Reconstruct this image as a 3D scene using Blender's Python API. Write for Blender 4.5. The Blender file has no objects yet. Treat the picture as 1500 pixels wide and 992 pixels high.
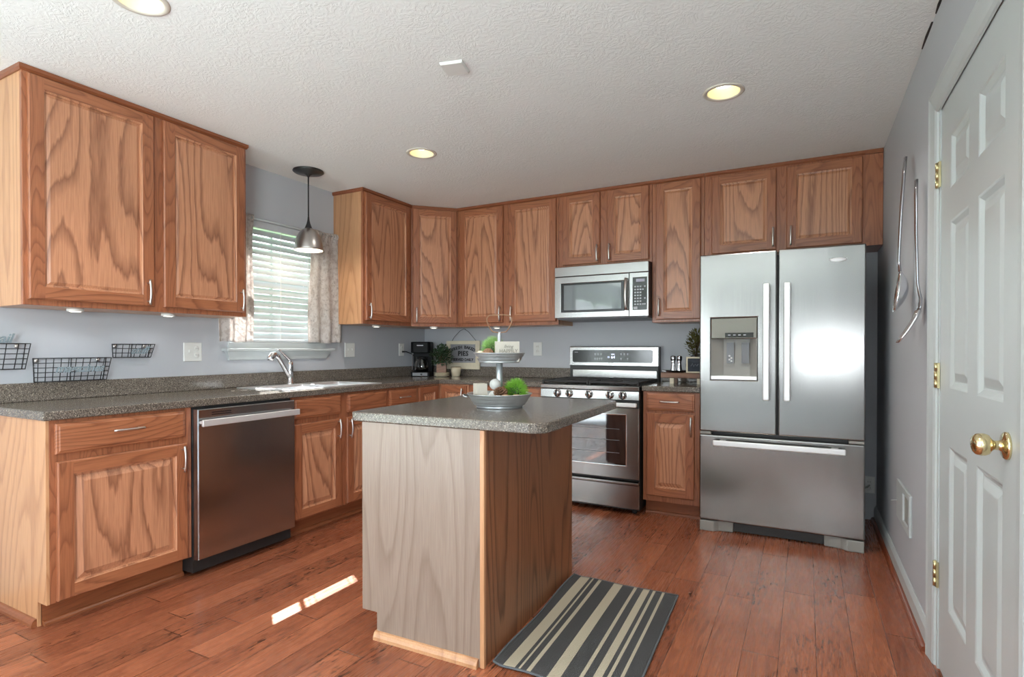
import bpy, bmesh, math, random
from mathutils import Matrix, Vector
from math import sin, cos, pi, radians as RAD

S = bpy.context.scene
COL = S.collection

# ------------------------------------------------------------------ camera
cam = bpy.data.objects.new('camera', bpy.data.cameras.new('camera'))
COL.objects.link(cam)
cam.location = (3.38972, -4.4992, 1.17411)
cam.rotation_euler = (pi / 2 - 0.0081128, 0, 0.488861)
cam.data.sensor_width = 36
cam.data.lens = 809.509 / 1500 * 36
cam.data.shift_y = 21.59 / 1500
cam.data.clip_start = 0.02
S.camera = cam

# ------------------------------------------------------------------ view, world, sun, daylight, added fill
S.view_settings.view_transform = 'Standard'
S.view_settings.look = 'None'
S.view_settings.gamma = 1
S.view_settings.use_curve_mapping = False
S.view_settings.exposure = 0.92

wd = bpy.data.worlds.new('world'); S.world = wd; wd.use_nodes = True
bg = wd.node_tree.nodes['Background']
bg.inputs[0].default_value = (0.86, 0.93, 1.0, 1)
bg.inputs[1].default_value = 2.2


def light(name, kind, loc, rot, energy, color=(1, 1, 1), **kw):
    d = bpy.data.lights.new(name, kind); d.energy = energy; d.color = color
    for k, v in kw.items(): setattr(d, k, v)
    o = bpy.data.objects.new(name, d); COL.objects.link(o)
    o.location = loc; o.rotation_euler = rot
    return o


W_ = 3.819


def aim(v):
    return Vector(v).to_track_quat('-Z', 'Y').to_euler()


light('sun', 'SUN', (-4, 3, 6), aim((1, -0.68, -1.33)), 20, (0.98, 0.98, 1.0), angle=0.006)
light('patio_daylight', 'AREA', (-0.32, -6.1, 1.15), aim((1, 0.25, 1.0)), 10, (0.88, 0.94, 1), shape='RECTANGLE', size=2.3, size_y=2.0)
light('rear_daylight', 'AREA', (0.82, -7.75, 1.35), aim((0.3, 1, 1.1)), 40, (0.88, 0.94, 1), shape='RECTANGLE', size=1.35, size_y=1.5)  # added area lamp outside the rear window, tilted up as ceiling fill
light('right_window_daylight', 'AREA', (W_ + 0.3, -6.1, 1.4), aim((-1, 0.6, 1.1)), 125, (0.88, 0.94, 1), shape='RECTANGLE', size=1.4, size_y=1.3)  # added area lamp, brightens the ceiling and the right side

# ------------------------------------------------------------------ helpers


class MB:
    """collects faces in one bmesh; coordinates are multiplied by self.xf"""

    def __init__(self, t=None):
        self.bm = bmesh.new(); self.mi = 0; self.smooth = False
        self.base = Matrix.Identity(4)
        if t is not None:
            r = t
            while r.parent: r = r.parent
            self.base = (Matrix.Translation(r.location) @ r.rotation_euler.to_matrix().to_4x4()).inverted()
        self.m = Matrix.Identity(4)

    def v(self, p):
        return self.bm.verts.new(self.base @ (self.m @ Vector(p)))

    def f(self, vs):
        try:
            q = self.bm.faces.new(vs); q.material_index = self.mi; q.smooth = self.smooth
            return q
        except ValueError:
            return None

    def box(self, x0, x1, y0, y1, z0, z1):
        a = [self.v((x, y, z)) for z in (z0, z1) for y in (y0, y1) for x in (x0, x1)]
        for q in ((0, 2, 3, 1), (4, 5, 7, 6), (0, 1, 5, 4), (1, 3, 7, 5), (3, 2, 6, 7), (2, 0, 4, 6)):
            self.f([a[i] for i in q])
        return self

    def frus(self, lo, hi, z0, z1):
        """frustum between two rectangles (x0,x1,y0,y1)"""
        a = [self.v((x, y, z0)) for y in lo[2:] for x in lo[:2]] + [self.v((x, y, z1)) for y in hi[2:] for x in hi[:2]]
        for q in ((0, 2, 3, 1), (4, 5, 7, 6), (0, 1, 5, 4), (1, 3, 7, 5), (3, 2, 6, 7), (2, 0, 4, 6)):
            self.f([a[i] for i in q])
        return self

    def prism(self, pts, a, b, axis='z'):
        """polygon (2-d points) extruded from a to b along axis"""
        def P(u, w, t):
            return {'z': (u, w, t), 'x': (t, u, w), 'y': (u, t, w)}[axis]
        lo = [self.v(P(u, w, a)) for u, w in pts]; hi = [self.v(P(u, w, b)) for u, w in pts]
        n = len(pts); sm = self.smooth; self.smooth = False
        self.f(lo[::-1]); self.f(hi); self.smooth = sm
        for i in range(n):
            self.f([lo[i], lo[(i + 1) % n], hi[(i + 1) % n], hi[i]])
        return self

    def rings(self, rr, closed=True, cap0=True, cap1=True):
        """bridge a list of rings of points"""
        R = [[self.v(p) for p in r] for r in rr]; n = len(R[0])
        for A, B in zip(R, R[1:]):
            for i in range(n if closed else n - 1):
                self.f([A[i], A[(i + 1) % n], B[(i + 1) % n], B[i]])
        if cap0: self.f(R[0][::-1])
        if cap1: self.f(R[-1])
        return self

    def tube(self, path, r, n=8, cap=True, flat=1.0):
        s = self.smooth; self.smooth = True
        P = [Vector(p) for p in path]; rr = r if isinstance(r, (list, tuple)) else [r] * len(P)
        out = []; up = None
        for i, p in enumerate(P):
            t = (P[min(i + 1, len(P) - 1)] - P[max(i - 1, 0)]).normalized()
            if up is None:
                up = Vector((0, 0, 1)) if abs(t.z) < 0.9 else Vector((1, 0, 0))
            s1 = t.cross(up).normalized(); up = s1.cross(t).normalized()
            out.append([p + (s1 * cos(2 * pi * k / n) + up * sin(2 * pi * k / n) * flat) * rr[i] for k in range(n)])
        self.rings(out, True, cap, cap); self.smooth = s
        return self

    def lathe(self, prof, c=(0, 0, 0), axis=(0, 0, 1), n=32, sx=1.0, sy=1.0, cap=True):
        """prof: (radius, height) pairs"""
        s = self.smooth; self.smooth = True
        q = Vector(axis).to_track_quat('Z', 'Y').to_matrix(); c = Vector(c)
        out = [[c + q @ Vector((r * sx * cos(2 * pi * k / n), r * sy * sin(2 * pi * k / n), h)) for k in range(n)] for r, h in prof]
        self.rings(out, True, cap, cap); self.smooth = s
        return self

    def ball(self, c, r, n=14, sz=1.0, sx=1.0, sy=1.0):
        pr = [(r * max(sin(pi * i / n), 0.02), -r * cos(pi * i / n) * sz) for i in range(n + 1)]
        return self.lathe(pr, c, n=n * 2, sx=sx, sy=sy)

    def grid(self, us, ws, a, b, hole, axis='z'):
        """slab of cells us x ws between a and b on axis, cells where hole(u,w) is true left out"""
        def P(u, w, t):
            return {'z': (u, w, t), 'x': (t, u, w), 'y': (u, t, w)}[axis]
        d = {}

        def V(i, j, k):
            if (i, j, k) not in d: d[(i, j, k)] = self.v(P(us[i], ws[j], (a, b)[k]))
            return d[(i, j, k)]
        nu, nw = len(us) - 1, len(ws) - 1
        H = [[hole((us[i] + us[i + 1]) / 2, (ws[j] + ws[j + 1]) / 2) for j in range(nw)] for i in range(nu)]
        for i in range(nu):
            for j in range(nw):
                if H[i][j]: continue
                for k in (0, 1):
                    self.f([V(i, j, k), V(i + 1, j, k), V(i + 1, j + 1, k), V(i, j + 1, k)])
                for (di, dj, e) in ((-1, 0, ((0, 0), (0, 1))), (1, 0, ((1, 0), (1, 1))), (0, -1, ((0, 0), (1, 0))), (0, 1, ((0, 1), (1, 1)))):
                    p, q = i + di, j + dj
                    if p < 0 or q < 0 or p >= nu or q >= nw or H[p][q]:
                        (a1, b1), (a2, b2) = e
                        self.f([V(i + a1, j + b1, 0), V(i + a2, j + b2, 0), V(i + a2, j + b2, 1), V(i + a1, j + b1, 1)])
        return self

    def sheet(self, fn, nu, nv):
        s = self.smooth; self.smooth = True
        V = [[self.v(fn(i / nu, j / nv)) for j in range(nv + 1)] for i in range(nu + 1)]
        for i in range(nu):
            for j in range(nv):
                self.f([V[i][j], V[i + 1][j], V[i + 1][j + 1], V[i][j + 1]])
        self.smooth = s
        return self


def obj(name, mb, mats, parent=None, bevel=0, seg=2, solid=0, loc=None):
    if isinstance(mb, MB):
        bm = mb.bm
        if loc is not None:
            bmesh.ops.translate(bm, verts=bm.verts, vec=-Vector(loc))
        bmesh.ops.recalc_face_normals(bm, faces=bm.faces)
        me = bpy.data.meshes.new(name); bm.to_mesh(me); bm.free()
    else:
        me = mb
    for m in (mats if isinstance(mats, (list, tuple)) else [mats]): me.materials.append(m)
    o = bpy.data.objects.new(name, me); COL.objects.link(o)
    if parent is not None: o.parent = parent
    if loc is not None: o.location = loc
    if solid:
        q = o.modifiers.new('solid', 'SOLIDIFY'); q.thickness = solid; q.offset = 0
    if bevel:
        q = o.modifiers.new('bevel', 'BEVEL'); q.width = bevel; q.segments = seg; q.limit_method = 'ANGLE'; q.angle_limit = RAD(40)
    return o


def thing(name, label, cat, loc=(0, 0, 0), rotz=0, group=None):
    o = bpy.data.objects.new(name, None); COL.objects.link(o)
    o.empty_display_size = 0.05; o.location = loc; o.rotation_euler = (0, 0, rotz)
    return tag(o, label, cat, group)


def tag(o, label, cat, group=None):
    o['label'] = label; o['category'] = cat
    if group: o['group'] = group
    return o


def struct(name, mb, mats, label=None, cat=None, parent=None, **kw):
    o = obj(name, mb, mats, parent, **kw); o['kind'] = 'structure'
    if label: o['label'] = label
    if cat: o['category'] = cat
    return o


def text_mb(mb, txt, size, M, depth=0.001, shear=0, space=1.0, align='CENTER', bold=0.0):
    """adds extruded lettering to mb; M places the text plane (x right, y up, z out)"""
    cu = bpy.data.curves.new('lettering', 'FONT'); cu.body = txt; cu.size = size; cu.extrude = depth
    cu.align_x = align; cu.align_y = 'CENTER'; cu.shear = shear; cu.space_character = space; cu.resolution_u = 3; cu.offset = bold * size
    o = bpy.data.objects.new('lettering', cu); COL.objects.link(o)
    bpy.context.view_layer.update()
    me = bpy.data.meshes.new_from_object(o.evaluated_get(bpy.context.evaluated_depsgraph_get()))
    bpy.data.objects.remove(o); bpy.data.curves.remove(cu)
    vs = [mb.v(M @ v.co) for v in me.vertices]
    for p in me.polygons: mb.f([vs[i] for i in p.vertices])
    bpy.data.meshes.remove(me)
    return mb


# ------------------------------------------------------------------ materials
def lin(r, g, b):
    def c(u):
        u /= 255
        return u / 12.92 if u <= 0.04045 else ((u + 0.055) / 1.055) ** 2.4
    return (c(r), c(g), c(b), 1)


class NT:
    def __init__(self, name):
        self.mat = bpy.data.materials.new(name); self.mat.use_nodes = True
        self.t = self.mat.node_tree; self.b = self.t.nodes['Principled BSDF']

    def n(self, kind, ins=None, **kw):
        x = self.t.nodes.new('ShaderNode' + kind)
        for k, v in kw.items(): setattr(x, k, v)
        for k, v in (ins or {}).items(): self.set(x.inputs[k], v)
        return x

    def set(self, sock, v):
        if isinstance(v, bpy.types.NodeSocket): self.t.links.new(v, sock)
        else: sock.default_value = v

    def math(self, op, a, b=0.0, c=0.0):
        return self.n('Math', {0: a, 1: b, 2: c}, operation=op).outputs[0]

    def vmul(self, a, s):
        return self.n('VectorMath', {0: a, 1: s}, operation='MULTIPLY').outputs[0]

    def vadd(self, a, s):
        return self.n('VectorMath', {0: a, 1: s}, operation='ADD').outputs[0]

    def ramp(self, f, stops, interp='LINEAR'):
        r = self.n('ValToRGB', {0: f}); e = r.color_ramp; e.interpolation = interp
        while len(e.elements) < len(stops): e.elements.new(0.5)
        for el, (p, c) in zip(e.elements, stops):
            el.position = p; el.color = c if isinstance(c, tuple) else (c, c, c, 1)
        return r.outputs[0]

    def noise(self, vec, scale=1.0, detail=2.0, rough=0.5, dist=0.0):
        return self.n('TexNoise', {'Vector': vec, 'Scale': scale, 'Detail': detail, 'Roughness': rough, 'Distortion': dist}).outputs[0]

    def mix(self, f, a, b, kind='MIX'):
        x = self.n('Mix', data_type='RGBA', blend_type=kind)
        self.set(x.inputs[0], f); self.set(x.inputs[6], a); self.set(x.inputs[7], b)
        return x.outputs[2]

    def bump(self, h, strength=0.3, dist=0.01):
        return self.n('Bump', {'Height': h, 'Strength': strength, 'Distance': dist}).outputs[0]

    def coords(self):
        return self.n('TexCoord').outputs['Object']

    def rand(self):
        return self.n('ObjectInfo').outputs['Random']

    def out(self, **kw):
        for k, v in kw.items(): self.set(self.b.inputs[k.replace('_', ' ')], v)
        return self.mat


def plain(name, col, rough=0.5, metal=0.0, var=0.04, scale=8.0, **kw):
    """one colour with slight procedural mottling"""
    t = NT(name); c = t.coords()
    f = t.noise(c, scale, 3)
    a = tuple(max(0, x * (1 - var)) for x in col[:3]) + (1,); b = tuple(min(1, x * (1 + var)) for x in col[:3]) + (1,)
    t.out(Base_Color=t.mix(f, a, b), Roughness=rough, Metallic=metal, **kw)
    return t.mat


def oak(name, axis, light_c, dark_c, cath=0.55, across=3.0, freq=42.0, rough=0.38):
    t = NT(name)
    c = t.vadd(t.coords(), t.n('CombineXYZ', {0: t.math('MULTIPLY', t.rand(), 17.0), 1: t.math('MULTIPLY', t.rand(), 5.0), 2: t.math('MULTIPLY', t.rand(), 9.0)}).outputs[0])
    k = {'x': (0.13, 1, 1), 'y': (1, 0.13, 1), 'z': (1, 1, 0.13)}[axis]
    sc = tuple(across * q for q in k)
    field = t.noise(t.vmul(c, sc), 1.0, 1.2, 0.35)
    kj = tuple({0.13: 5.0}.get(q, 46.0) for q in k)
    jag = t.math('MULTIPLY', t.noise(t.vmul(c, kj), 1.0, 2, 0.6), 0.022)
    ring = t.math('FRACT', t.math('MULTIPLY', t.math('ADD', field, jag), freq))
    ring = t.ramp(ring, [(0.0, 0.0), (0.52, 0.03), (0.74, 0.55), (0.88, 1.0), (0.97, 0.25), (1.0, 0.0)])
    kf = tuple({0.13: 7.0}.get(q, 210.0) for q in k)
    pores = t.ramp(t.noise(t.vmul(c, kf), 1.0, 2, 0.6), [(0.38, 0.0), (0.68, 1.0)])
    km = tuple({0.13: 0.7}.get(q, 9.0) for q in k)
    broad = t.noise(t.vmul(c, km), 1.0, 2)
    base = t.mix(t.math('MULTIPLY', ring, cath), light_c, dark_c)
    base = t.mix(t.math('MULTIPLY', pores, 0.28), base, dark_c)
    tone = t.mix(t.math('MULTIPLY', broad, 0.5), base, tuple(q * 0.80 for q in dark_c[:3]) + (1,))
    base = t.mix(0.45, base, tone)
    t.out(Base_Color=base, Roughness=rough, Normal=t.bump(pores, 0.08, 0.002), Coat_Weight=0.25, Coat_Roughness=0.22)
    return t.mat


M = {}
OL, OD = lin(206, 146, 110), lin(110, 62, 42)
M['oak'] = oak('oak_upright_grain', 'z', OL, OD, cath=0.66, across=2.8, freq=28)
M['oak_str'] = oak('oak_straight_grain', 'z', lin(170, 106, 72), lin(98, 52, 32), cath=0.5, across=9.0, freq=18)
M['oak_h'] = oak('oak_level_grain', 'x', lin(174, 110, 75), lin(98, 52, 32), cath=0.55, across=5.0, freq=24)
M['oak_end'] = oak('oak_end_panel', 'z', lin(208, 158, 116), lin(150, 98, 64), cath=0.5, freq=22, across=2.2)
M['oak_mould'] = oak('oak_moulding', 'x', lin(150, 88, 54), lin(96, 48, 26), cath=0.3)
M['oak_trim'] = oak('oak_crown', 'x', lin(146, 84, 52), lin(96, 50, 30), cath=0.3)
M['oak_isle'] = oak('oak_island_side', 'z', lin(152, 134, 121), lin(112, 92, 78), cath=0.5, across=4.0, freq=14, rough=0.3)  # greyed tone paints the washed-out glossy sheen into the oak
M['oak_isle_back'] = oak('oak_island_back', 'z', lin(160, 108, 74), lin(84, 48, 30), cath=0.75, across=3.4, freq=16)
M['riser'] = oak('riser_wood', 'x', lin(140, 98, 72), lin(88, 58, 42), cath=0.5, rough=0.6)
M['box_wood'] = oak('planter_wood', 'x', lin(150, 108, 82), lin(100, 66, 48), cath=0.5, rough=0.7)
M['floor_trim'] = oak('floor_coloured_moulding', 'y', lin(140, 70, 40), lin(82, 38, 22), cath=0.4)


def counter_mat():
    t = NT('speckled_countertop'); c = t.coords()
    v = t.n('TexVoronoi', {'Vector': c, 'Scale': 330.0}).outputs['Color']
    s = t.n('SeparateColor', {0: v})
    col = t.ramp(s.outputs[0], [(0.0, lin(60, 54, 50)), (0.3, lin(106, 98, 90)), (0.62, lin(124, 115, 105)), (0.82, lin(96, 84, 72)), (0.93, lin(172, 162, 146))], 'CONSTANT')
    b = t.noise(c, 60, 3)
    t.out(Base_Color=t.mix(t.math('MULTIPLY', b, 0.35), col, lin(118, 110, 102)), Roughness=0.16, Specular_IOR_Level=0.6)
    return t.mat


M['counter'] = counter_mat()


def floor_mat():
    t = NT('hand_scraped_hardwood'); c = t.coords()
    s = t.n('SeparateXYZ', {0: c}); x, y = s.outputs[0], s.outputs[1]
    u = t.math('DIVIDE', x, 0.127); row = t.math('FLOOR', u); fu = t.math('FRACT', u)
    off = t.math('MULTIPLY', t.n('TexWhiteNoise', {'W': row}, noise_dimensions='1D').outputs[0], 1.3)
    w = t.math('DIVIDE', t.math('ADD', y, off), 1.15); idx = t.math('FLOOR', w); fw = t.math('FRACT', w)
    pid = t.math('ADD', t.math('MULTIPLY', row, 7.31), t.math('MULTIPLY', idx, 3.77))
    rnd = t.n('TexWhiteNoise', {'W': pid}, noise_dimensions='1D').outputs[0]
    gc = t.vadd(t.vmul(c, (9, 0.9, 1)), t.n('CombineXYZ', {0: t.math('MULTIPLY', rnd, 31.0), 1: rnd, 2: 0.0}).outputs[0])
    grain = t.ramp(t.math('FRACT', t.math('MULTIPLY', t.noise(gc, 1.0, 2, 0.5), 9.0)), [(0, 0.0), (0.7, 0.6), (0.9, 1.0), (1, 0.0)])
    fine = t.noise(t.vmul(c, (160, 6, 1)), 1.0, 3, 0.6)
    col = t.ramp(rnd, [(0.0, lin(136, 78, 53)), (0.5, lin(156, 91, 63)), (1.0, lin(178, 108, 76))])
    col = t.mix(t.math('MULTIPLY', grain, 0.35), col, lin(84, 38, 22))
    col = t.mix(t.math('MULTIPLY', t.ramp(fine, [(0.45, 0.0), (0.7, 1.0)]), 0.35), col, lin(70, 32, 20))
    # dark scuffed distress marks
    d1 = t.ramp(t.noise(t.vmul(c, (5, 1.6, 1)), 1.0, 3, 0.6), [(0.48, 0.0), (0.62, 1.0)])
    d2 = t.ramp(t.noise(t.vmul(c, (70, 16, 1)), 1.0, 4, 0.7), [(0.52, 0.0), (0.60, 1.0)])
    col = t.mix(t.math('MULTIPLY', t.math('MULTIPLY', d1, d2), 0.85), col, lin(30, 16, 12))
    gx = t.ramp(t.math('ABSOLUTE', t.math('SUBTRACT', fu, 0.5)), [(0.485, 0.0), (0.495, 1.0)])
    gy = t.ramp(t.math('ABSOLUTE', t.math('SUBTRACT', fw, 0.5)), [(0.4975, 0.0), (0.4988, 1.0)])
    gap = t.math('MAXIMUM', gx, gy)
    col = t.mix(t.math('MULTIPLY', gap, 0.8), col, lin(34, 16, 11))
    wave = t.noise(t.vmul(c, (14, 2.2, 1)), 1.0, 2)
    h = t.math('SUBTRACT', t.math('ADD', t.math('MULTIPLY', wave, 0.8), t.math('MULTIPLY', fine, 0.05)), t.math('MULTIPLY', gap, 0.8))
    t.out(Base_Color=col, Roughness=t.ramp(fine, [(0.3, 0.22), (0.8, 0.36)]), Normal=t.bump(h, 0.22, 0.006), Coat_Weight=0.12, Coat_Roughness=0.12)
    return t.mat


M['floor'] = floor_mat()


def ceiling_mat():
    t = NT('textured_ceiling_paint'); c = t.coords()
    w = t.vadd(c, t.vmul(t.n('TexNoise', {'Vector': c, 'Scale': 9.0, 'Detail': 2.0}).outputs[1], (0.12, 0.12, 0.0)))
    a = t.ramp(t.noise(w, 70, 3, 0.6), [(0.46, 0.0), (0.56, 1.0)])
    m = t.ramp(t.noise(c, 5, 2), [(0.35, 0.25), (0.65, 1.0)])
    t.out(Base_Color=lin(238, 240, 238), Roughness=0.9, Normal=t.bump(t.math('MULTIPLY', a, m), 0.32, 0.004))
    return t.mat


M['ceiling'] = ceiling_mat()


def wall_mat():
    t = NT('grey_wall_paint'); c = t.coords()
    t.out(Base_Color=t.mix(t.noise(c, 3, 2), lin(180, 182, 187), lin(186, 188, 193)), Roughness=0.6, Normal=t.bump(t.noise(c, 220, 2), 0.05, 0.002))
    return t.mat


M['wall'] = wall_mat()


def steel(name, axis, col=(0.285, 0.28, 0.27), rough=0.21, wav=0.0):
    t = NT(name); c = t.coords()
    k = {'x': (3, 400, 400), 'z': (400, 400, 3)}[axis]
    b = t.noise(t.vmul(c, k), 1.0, 2, 0.5)
    h = t.math('MULTIPLY', b, 0.004)
    if wav:
        h = t.math('ADD', h, t.math('MULTIPLY', t.noise(t.vmul(c, (3.5, 3.5, 1.0)), 1.0, 1), wav))
    t.out(Base_Color=t.mix(b, tuple(q * 0.94 for q in col) + (1,), tuple(min(1, q * 1.05) for q in col) + (1,)), Metallic=1.0,
          Roughness=t.ramp(b, [(0.2, rough * 0.9), (0.8, rough * 1.15)]), Normal=t.bump(h, 0.25, 0.02), Anisotropic=0.5)
    return t.mat


M['steel'] = steel('brushed_stainless_upright', 'z', wav=1.0)
M['steel_h'] = steel('brushed_stainless_level', 'x', (0.36, 0.355, 0.345), wav=0.3)
M['steel_dw'] = steel('brushed_stainless_dishwasher', 'z', (0.46, 0.48, 0.50), 0.2, wav=0.5)
M['nickel'] = plain('satin_nickel', (0.66, 0.63, 0.6), 0.3, 1.0)
M['chrome'] = plain('polished_chrome', (0.78, 0.78, 0.8), 0.07, 1.0)
M['chrome_dark'] = plain('dark_polished_steel', (0.42, 0.42, 0.44), 0.14, 1.0)
M['sink'] = plain('sink_steel', (0.8, 0.8, 0.81), 0.36, 0.75)
M['mirror_dark'] = plain('dark_mirror_panel', (0.24, 0.22, 0.19), 0.08, 1.0)
M['brass'] = plain('polished_brass', (0.80, 0.68, 0.40), 0.14, 1.0)
M['brass_dull'] = plain('hinge_brass', (0.62, 0.55, 0.32), 0.3, 1.0)
M['handle_pale'] = plain('pale_satin_metal', (0.8, 0.8, 0.8), 0.42, 0.6)
M['pewter'] = plain('brushed_pendant_metal', (0.50, 0.48, 0.46), 0.32, 1.0)
M['black'] = plain('black_gloss_plastic', (0.012, 0.012, 0.013), 0.18)
M['black_satin'] = plain('black_satin_plastic', (0.007, 0.007, 0.008), 0.45, Specular_IOR_Level=0.12)
M['black_matte'] = plain('black_matte', (0.018, 0.018, 0.018), 0.55)
M['iron'] = plain('black_cast_iron', (0.02, 0.02, 0.02), 0.6)
M['wire'] = plain('black_wire', (0.015, 0.015, 0.016), 0.45)
M['rust'] = plain('rusted_wire', lin(140, 104, 76), 0.6)
M['black_side'] = plain('black_cabinet_side', (0.022, 0.021, 0.02), 0.4)
M['grey_plastic'] = plain('grey_plastic', lin(120, 122, 126), 0.4)
M['feet_plastic'] = plain('pale_grey_plastic', lin(150, 148, 142), 0.5)
M['white'] = plain('white_trim_paint', lin(188, 193, 193), 0.35, var=0.02)
M['white_plate'] = plain('white_plastic', lin(224, 224, 220), 0.35, var=0.02)
M['slat'] = plain('white_blind_slat', lin(192, 195, 198), 0.45, var=0.02)
M['cream'] = plain('cream_stoneware', lin(214, 202, 176), 0.45)
M['cream_paint'] = plain('cream_painted_wood', lin(216, 206, 182), 0.6, var=0.1, scale=30)
M['block_paint'] = plain('limewashed_wood', lin(190, 184, 172), 0.7, var=0.1, scale=20)
M['galv'] = plain('galvanized_tin', (0.50, 0.53, 0.55), 0.38, 0.75, var=0.15, scale=30)
M['tin_panel'] = plain('grey_tin_panel', lin(158, 158, 162), 0.5, 0.2, var=0.1)
M['ink'] = plain('black_ink', (0.012, 0.012, 0.014), 0.5)
M['grey_ink'] = plain('grey_ink', lin(120, 116, 108), 0.6)
M['slate_letter'] = plain('slate_blue_metal', lin(134, 148, 154), 0.5, 0.1)
M['chalk'] = plain('chalkboard', lin(44, 50, 60), 0.7, var=0.15)
M['chalk_white'] = plain('chalk_drawing', lin(150, 156, 164), 0.8)
M['leaf'] = plain('bright_faux_grass', lin(122, 176, 58), 0.55, var=0.4, scale=60)
M['leaf_pale'] = plain('pale_faux_grass', lin(150, 188, 112), 0.55, var=0.4, scale=60)
M['leaf_dark'] = plain('dark_boxwood_leaf', lin(48, 70, 42), 0.5, var=0.4, scale=60)
M['leaf_olive'] = plain('olive_leaf', lin(92, 88, 38), 0.5, var=0.5, scale=60)
M['stem'] = plain('brown_stem', lin(86, 66, 40), 0.7)
M['cone'] = plain('pinecone_scale', lin(120, 86, 62), 0.7, var=0.35, scale=70)
M['twine'] = plain('twine', lin(150, 116, 88), 0.85, var=0.4, scale=160)
M['stone'] = plain('grey_pebble', lin(176, 172, 164), 0.8, var=0.15, scale=40)
M['wood_slice'] = plain('wood_slice', lin(186, 152, 120), 0.7, var=0.2, scale=60)
M['moss_white'] = plain('pale_ball', lin(186, 186, 182), 0.8, var=0.2, scale=90)
M['button'] = plain('control_print', lin(190, 192, 196), 0.5)
M['lcd'] = plain('display_window', lin(164, 160, 176), 0.3)
M['canopy'] = plain('dark_bronze_canopy', lin(70, 70, 70), 0.35, 0.7)
M['grass'] = plain('lawn', lin(120, 158, 96), 0.9, var=0.3, scale=2)
M['deck'] = plain('pale_deck_boards', lin(196, 200, 204), 0.9)
M['carpet'] = plain('pale_carpet', lin(196, 200, 206), 0.95)
M['wall_pale'] = plain('pale_wall_paint', lin(176, 176, 176), 0.7)


def glass_mat(name, col, fac, rough=0.02):
    t = NT(name); nt = t.t
    tr = t.n('BsdfTransparent', {0: col}); gl = t.n('BsdfGlossy', {0: (1, 1, 1, 1), 1: rough})
    fc = t.n('LayerWeight').outputs['Facing']; f = t.math('ADD', t.math('MULTIPLY', t.math('POWER', fc, 4.0), 0.5), fac)
    mx = t.n('MixShader', {0: f, 1: tr.outputs[0], 2: gl.outputs[0]})
    nt.links.new(mx.outputs[0], nt.nodes['Material Output'].inputs[0])
    return t.mat


M['pane'] = glass_mat('window_pane', (0.97, 0.99, 0.98, 1), 0.03)
M['oven_glass'] = plain('dark_oven_glass', (0.012, 0.013, 0.016), 0.06, Specular_IOR_Level=0.9, Coat_Weight=1.0, Coat_Roughness=0.04, Coat_IOR=2.0)
M['carafe'] = glass_mat('smoked_glass', (0.35, 0.35, 0.36, 1), 0.12)
M['black_glass'] = plain('black_control_glass', (0.02, 0.022, 0.018), 0.12)


def emit(name, col, s):
    t = NT(name); t.out(Base_Color=col, Emission_Color=col, Emission_Strength=s)
    return t.mat


M['bulb'] = emit('lit_bulb', (1, 0.93, 0.78, 1), 2.2)
M['puck'] = emit('puck_lens', (1, 0.94, 0.8, 1), 1.2)
M['digit'] = emit('lit_digits', (0.7, 0.75, 1, 1), 1.2)
M['can_in'] = plain('can_reflector', lin(232, 222, 184), 0.45)
M['can_trim'] = plain('can_trim_ring', lin(214, 208, 196), 0.4)


def curtain_mat():
    t = NT('printed_curtain_cloth'); c = t.coords()
    a = t.ramp(t.noise(t.vmul(c, (30, 30, 22)), 1, 3, 0.65, 0.6), [(0.44, 0.0), (0.62, 1.0)])
    b = t.ramp(t.noise(t.vadd(c, (3, 1, 2)), 55, 2, 0.6), [(0.55, 0.0), (0.66, 1.0)])
    col = t.mix(t.math('MULTIPLY', a, 0.55), lin(228, 222, 218), lin(190, 176, 168))
    col = t.mix(t.math('MULTIPLY', b, 0.4), col, lin(150, 140, 136))
    w = t.noise(t.vmul(c, (700, 700, 700)), 1, 1)
    d = t.n('BsdfDiffuse', {0: col, 'Normal': t.bump(w, 0.1, 0.001)}); tl = t.n('BsdfTranslucent', {0: col})
    mx = t.n('MixShader', {0: 0.45, 1: d.outputs[0], 2: tl.outputs[0]})
    t.t.links.new(mx.outputs[0], t.t.nodes['Material Output'].inputs[0])
    return t.mat


M['curtain'] = curtain_mat()


def rug_mat():
    t = NT('striped_woven_rug'); c = t.coords(); s = t.n('SeparateXYZ', {0: c})
    u = t.math('DIVIDE', s.outputs[0], 0.515)
    dk, cr = lin(62, 62, 64), lin(196, 184, 160)
    st = [(0.0, dk)]
    for a, b in ((.07, .16), (.185, .203), (.25, .278), (.405, .49), (.605, .63), (.69, .748), (.778, .802), (.862, .886)):
        st += [(a, cr), (b, dk)]
    col = t.ramp(u, st, 'CONSTANT')
    rib = t.math('SINE', t.math('MULTIPLY', s.outputs[0], 2 * pi / 0.0046))
    weave = t.noise(t.vmul(c, (300, 420, 1)), 1, 2)
    col = t.mix(t.math('MULTIPLY', weave, 0.3), col, lin(110, 108, 104))
    t.out(Base_Color=col, Roughness=0.9, Normal=t.bump(t.math('ADD', t.math('MULTIPLY', rib, 0.5), weave), 0.5, 0.002))
    return t.mat


M['rug'] = rug_mat()
M['rug_edge'] = plain('rug_binding', lin(96, 100, 104), 0.85)

random.seed(7)

# ------------------------------------------------------------------ dimensions
W = 3.819; H = 2.44; YB = -7.6
ZB = 1.372      # underside of the wall cabinets
ZC = 0.914      # worktop

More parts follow.
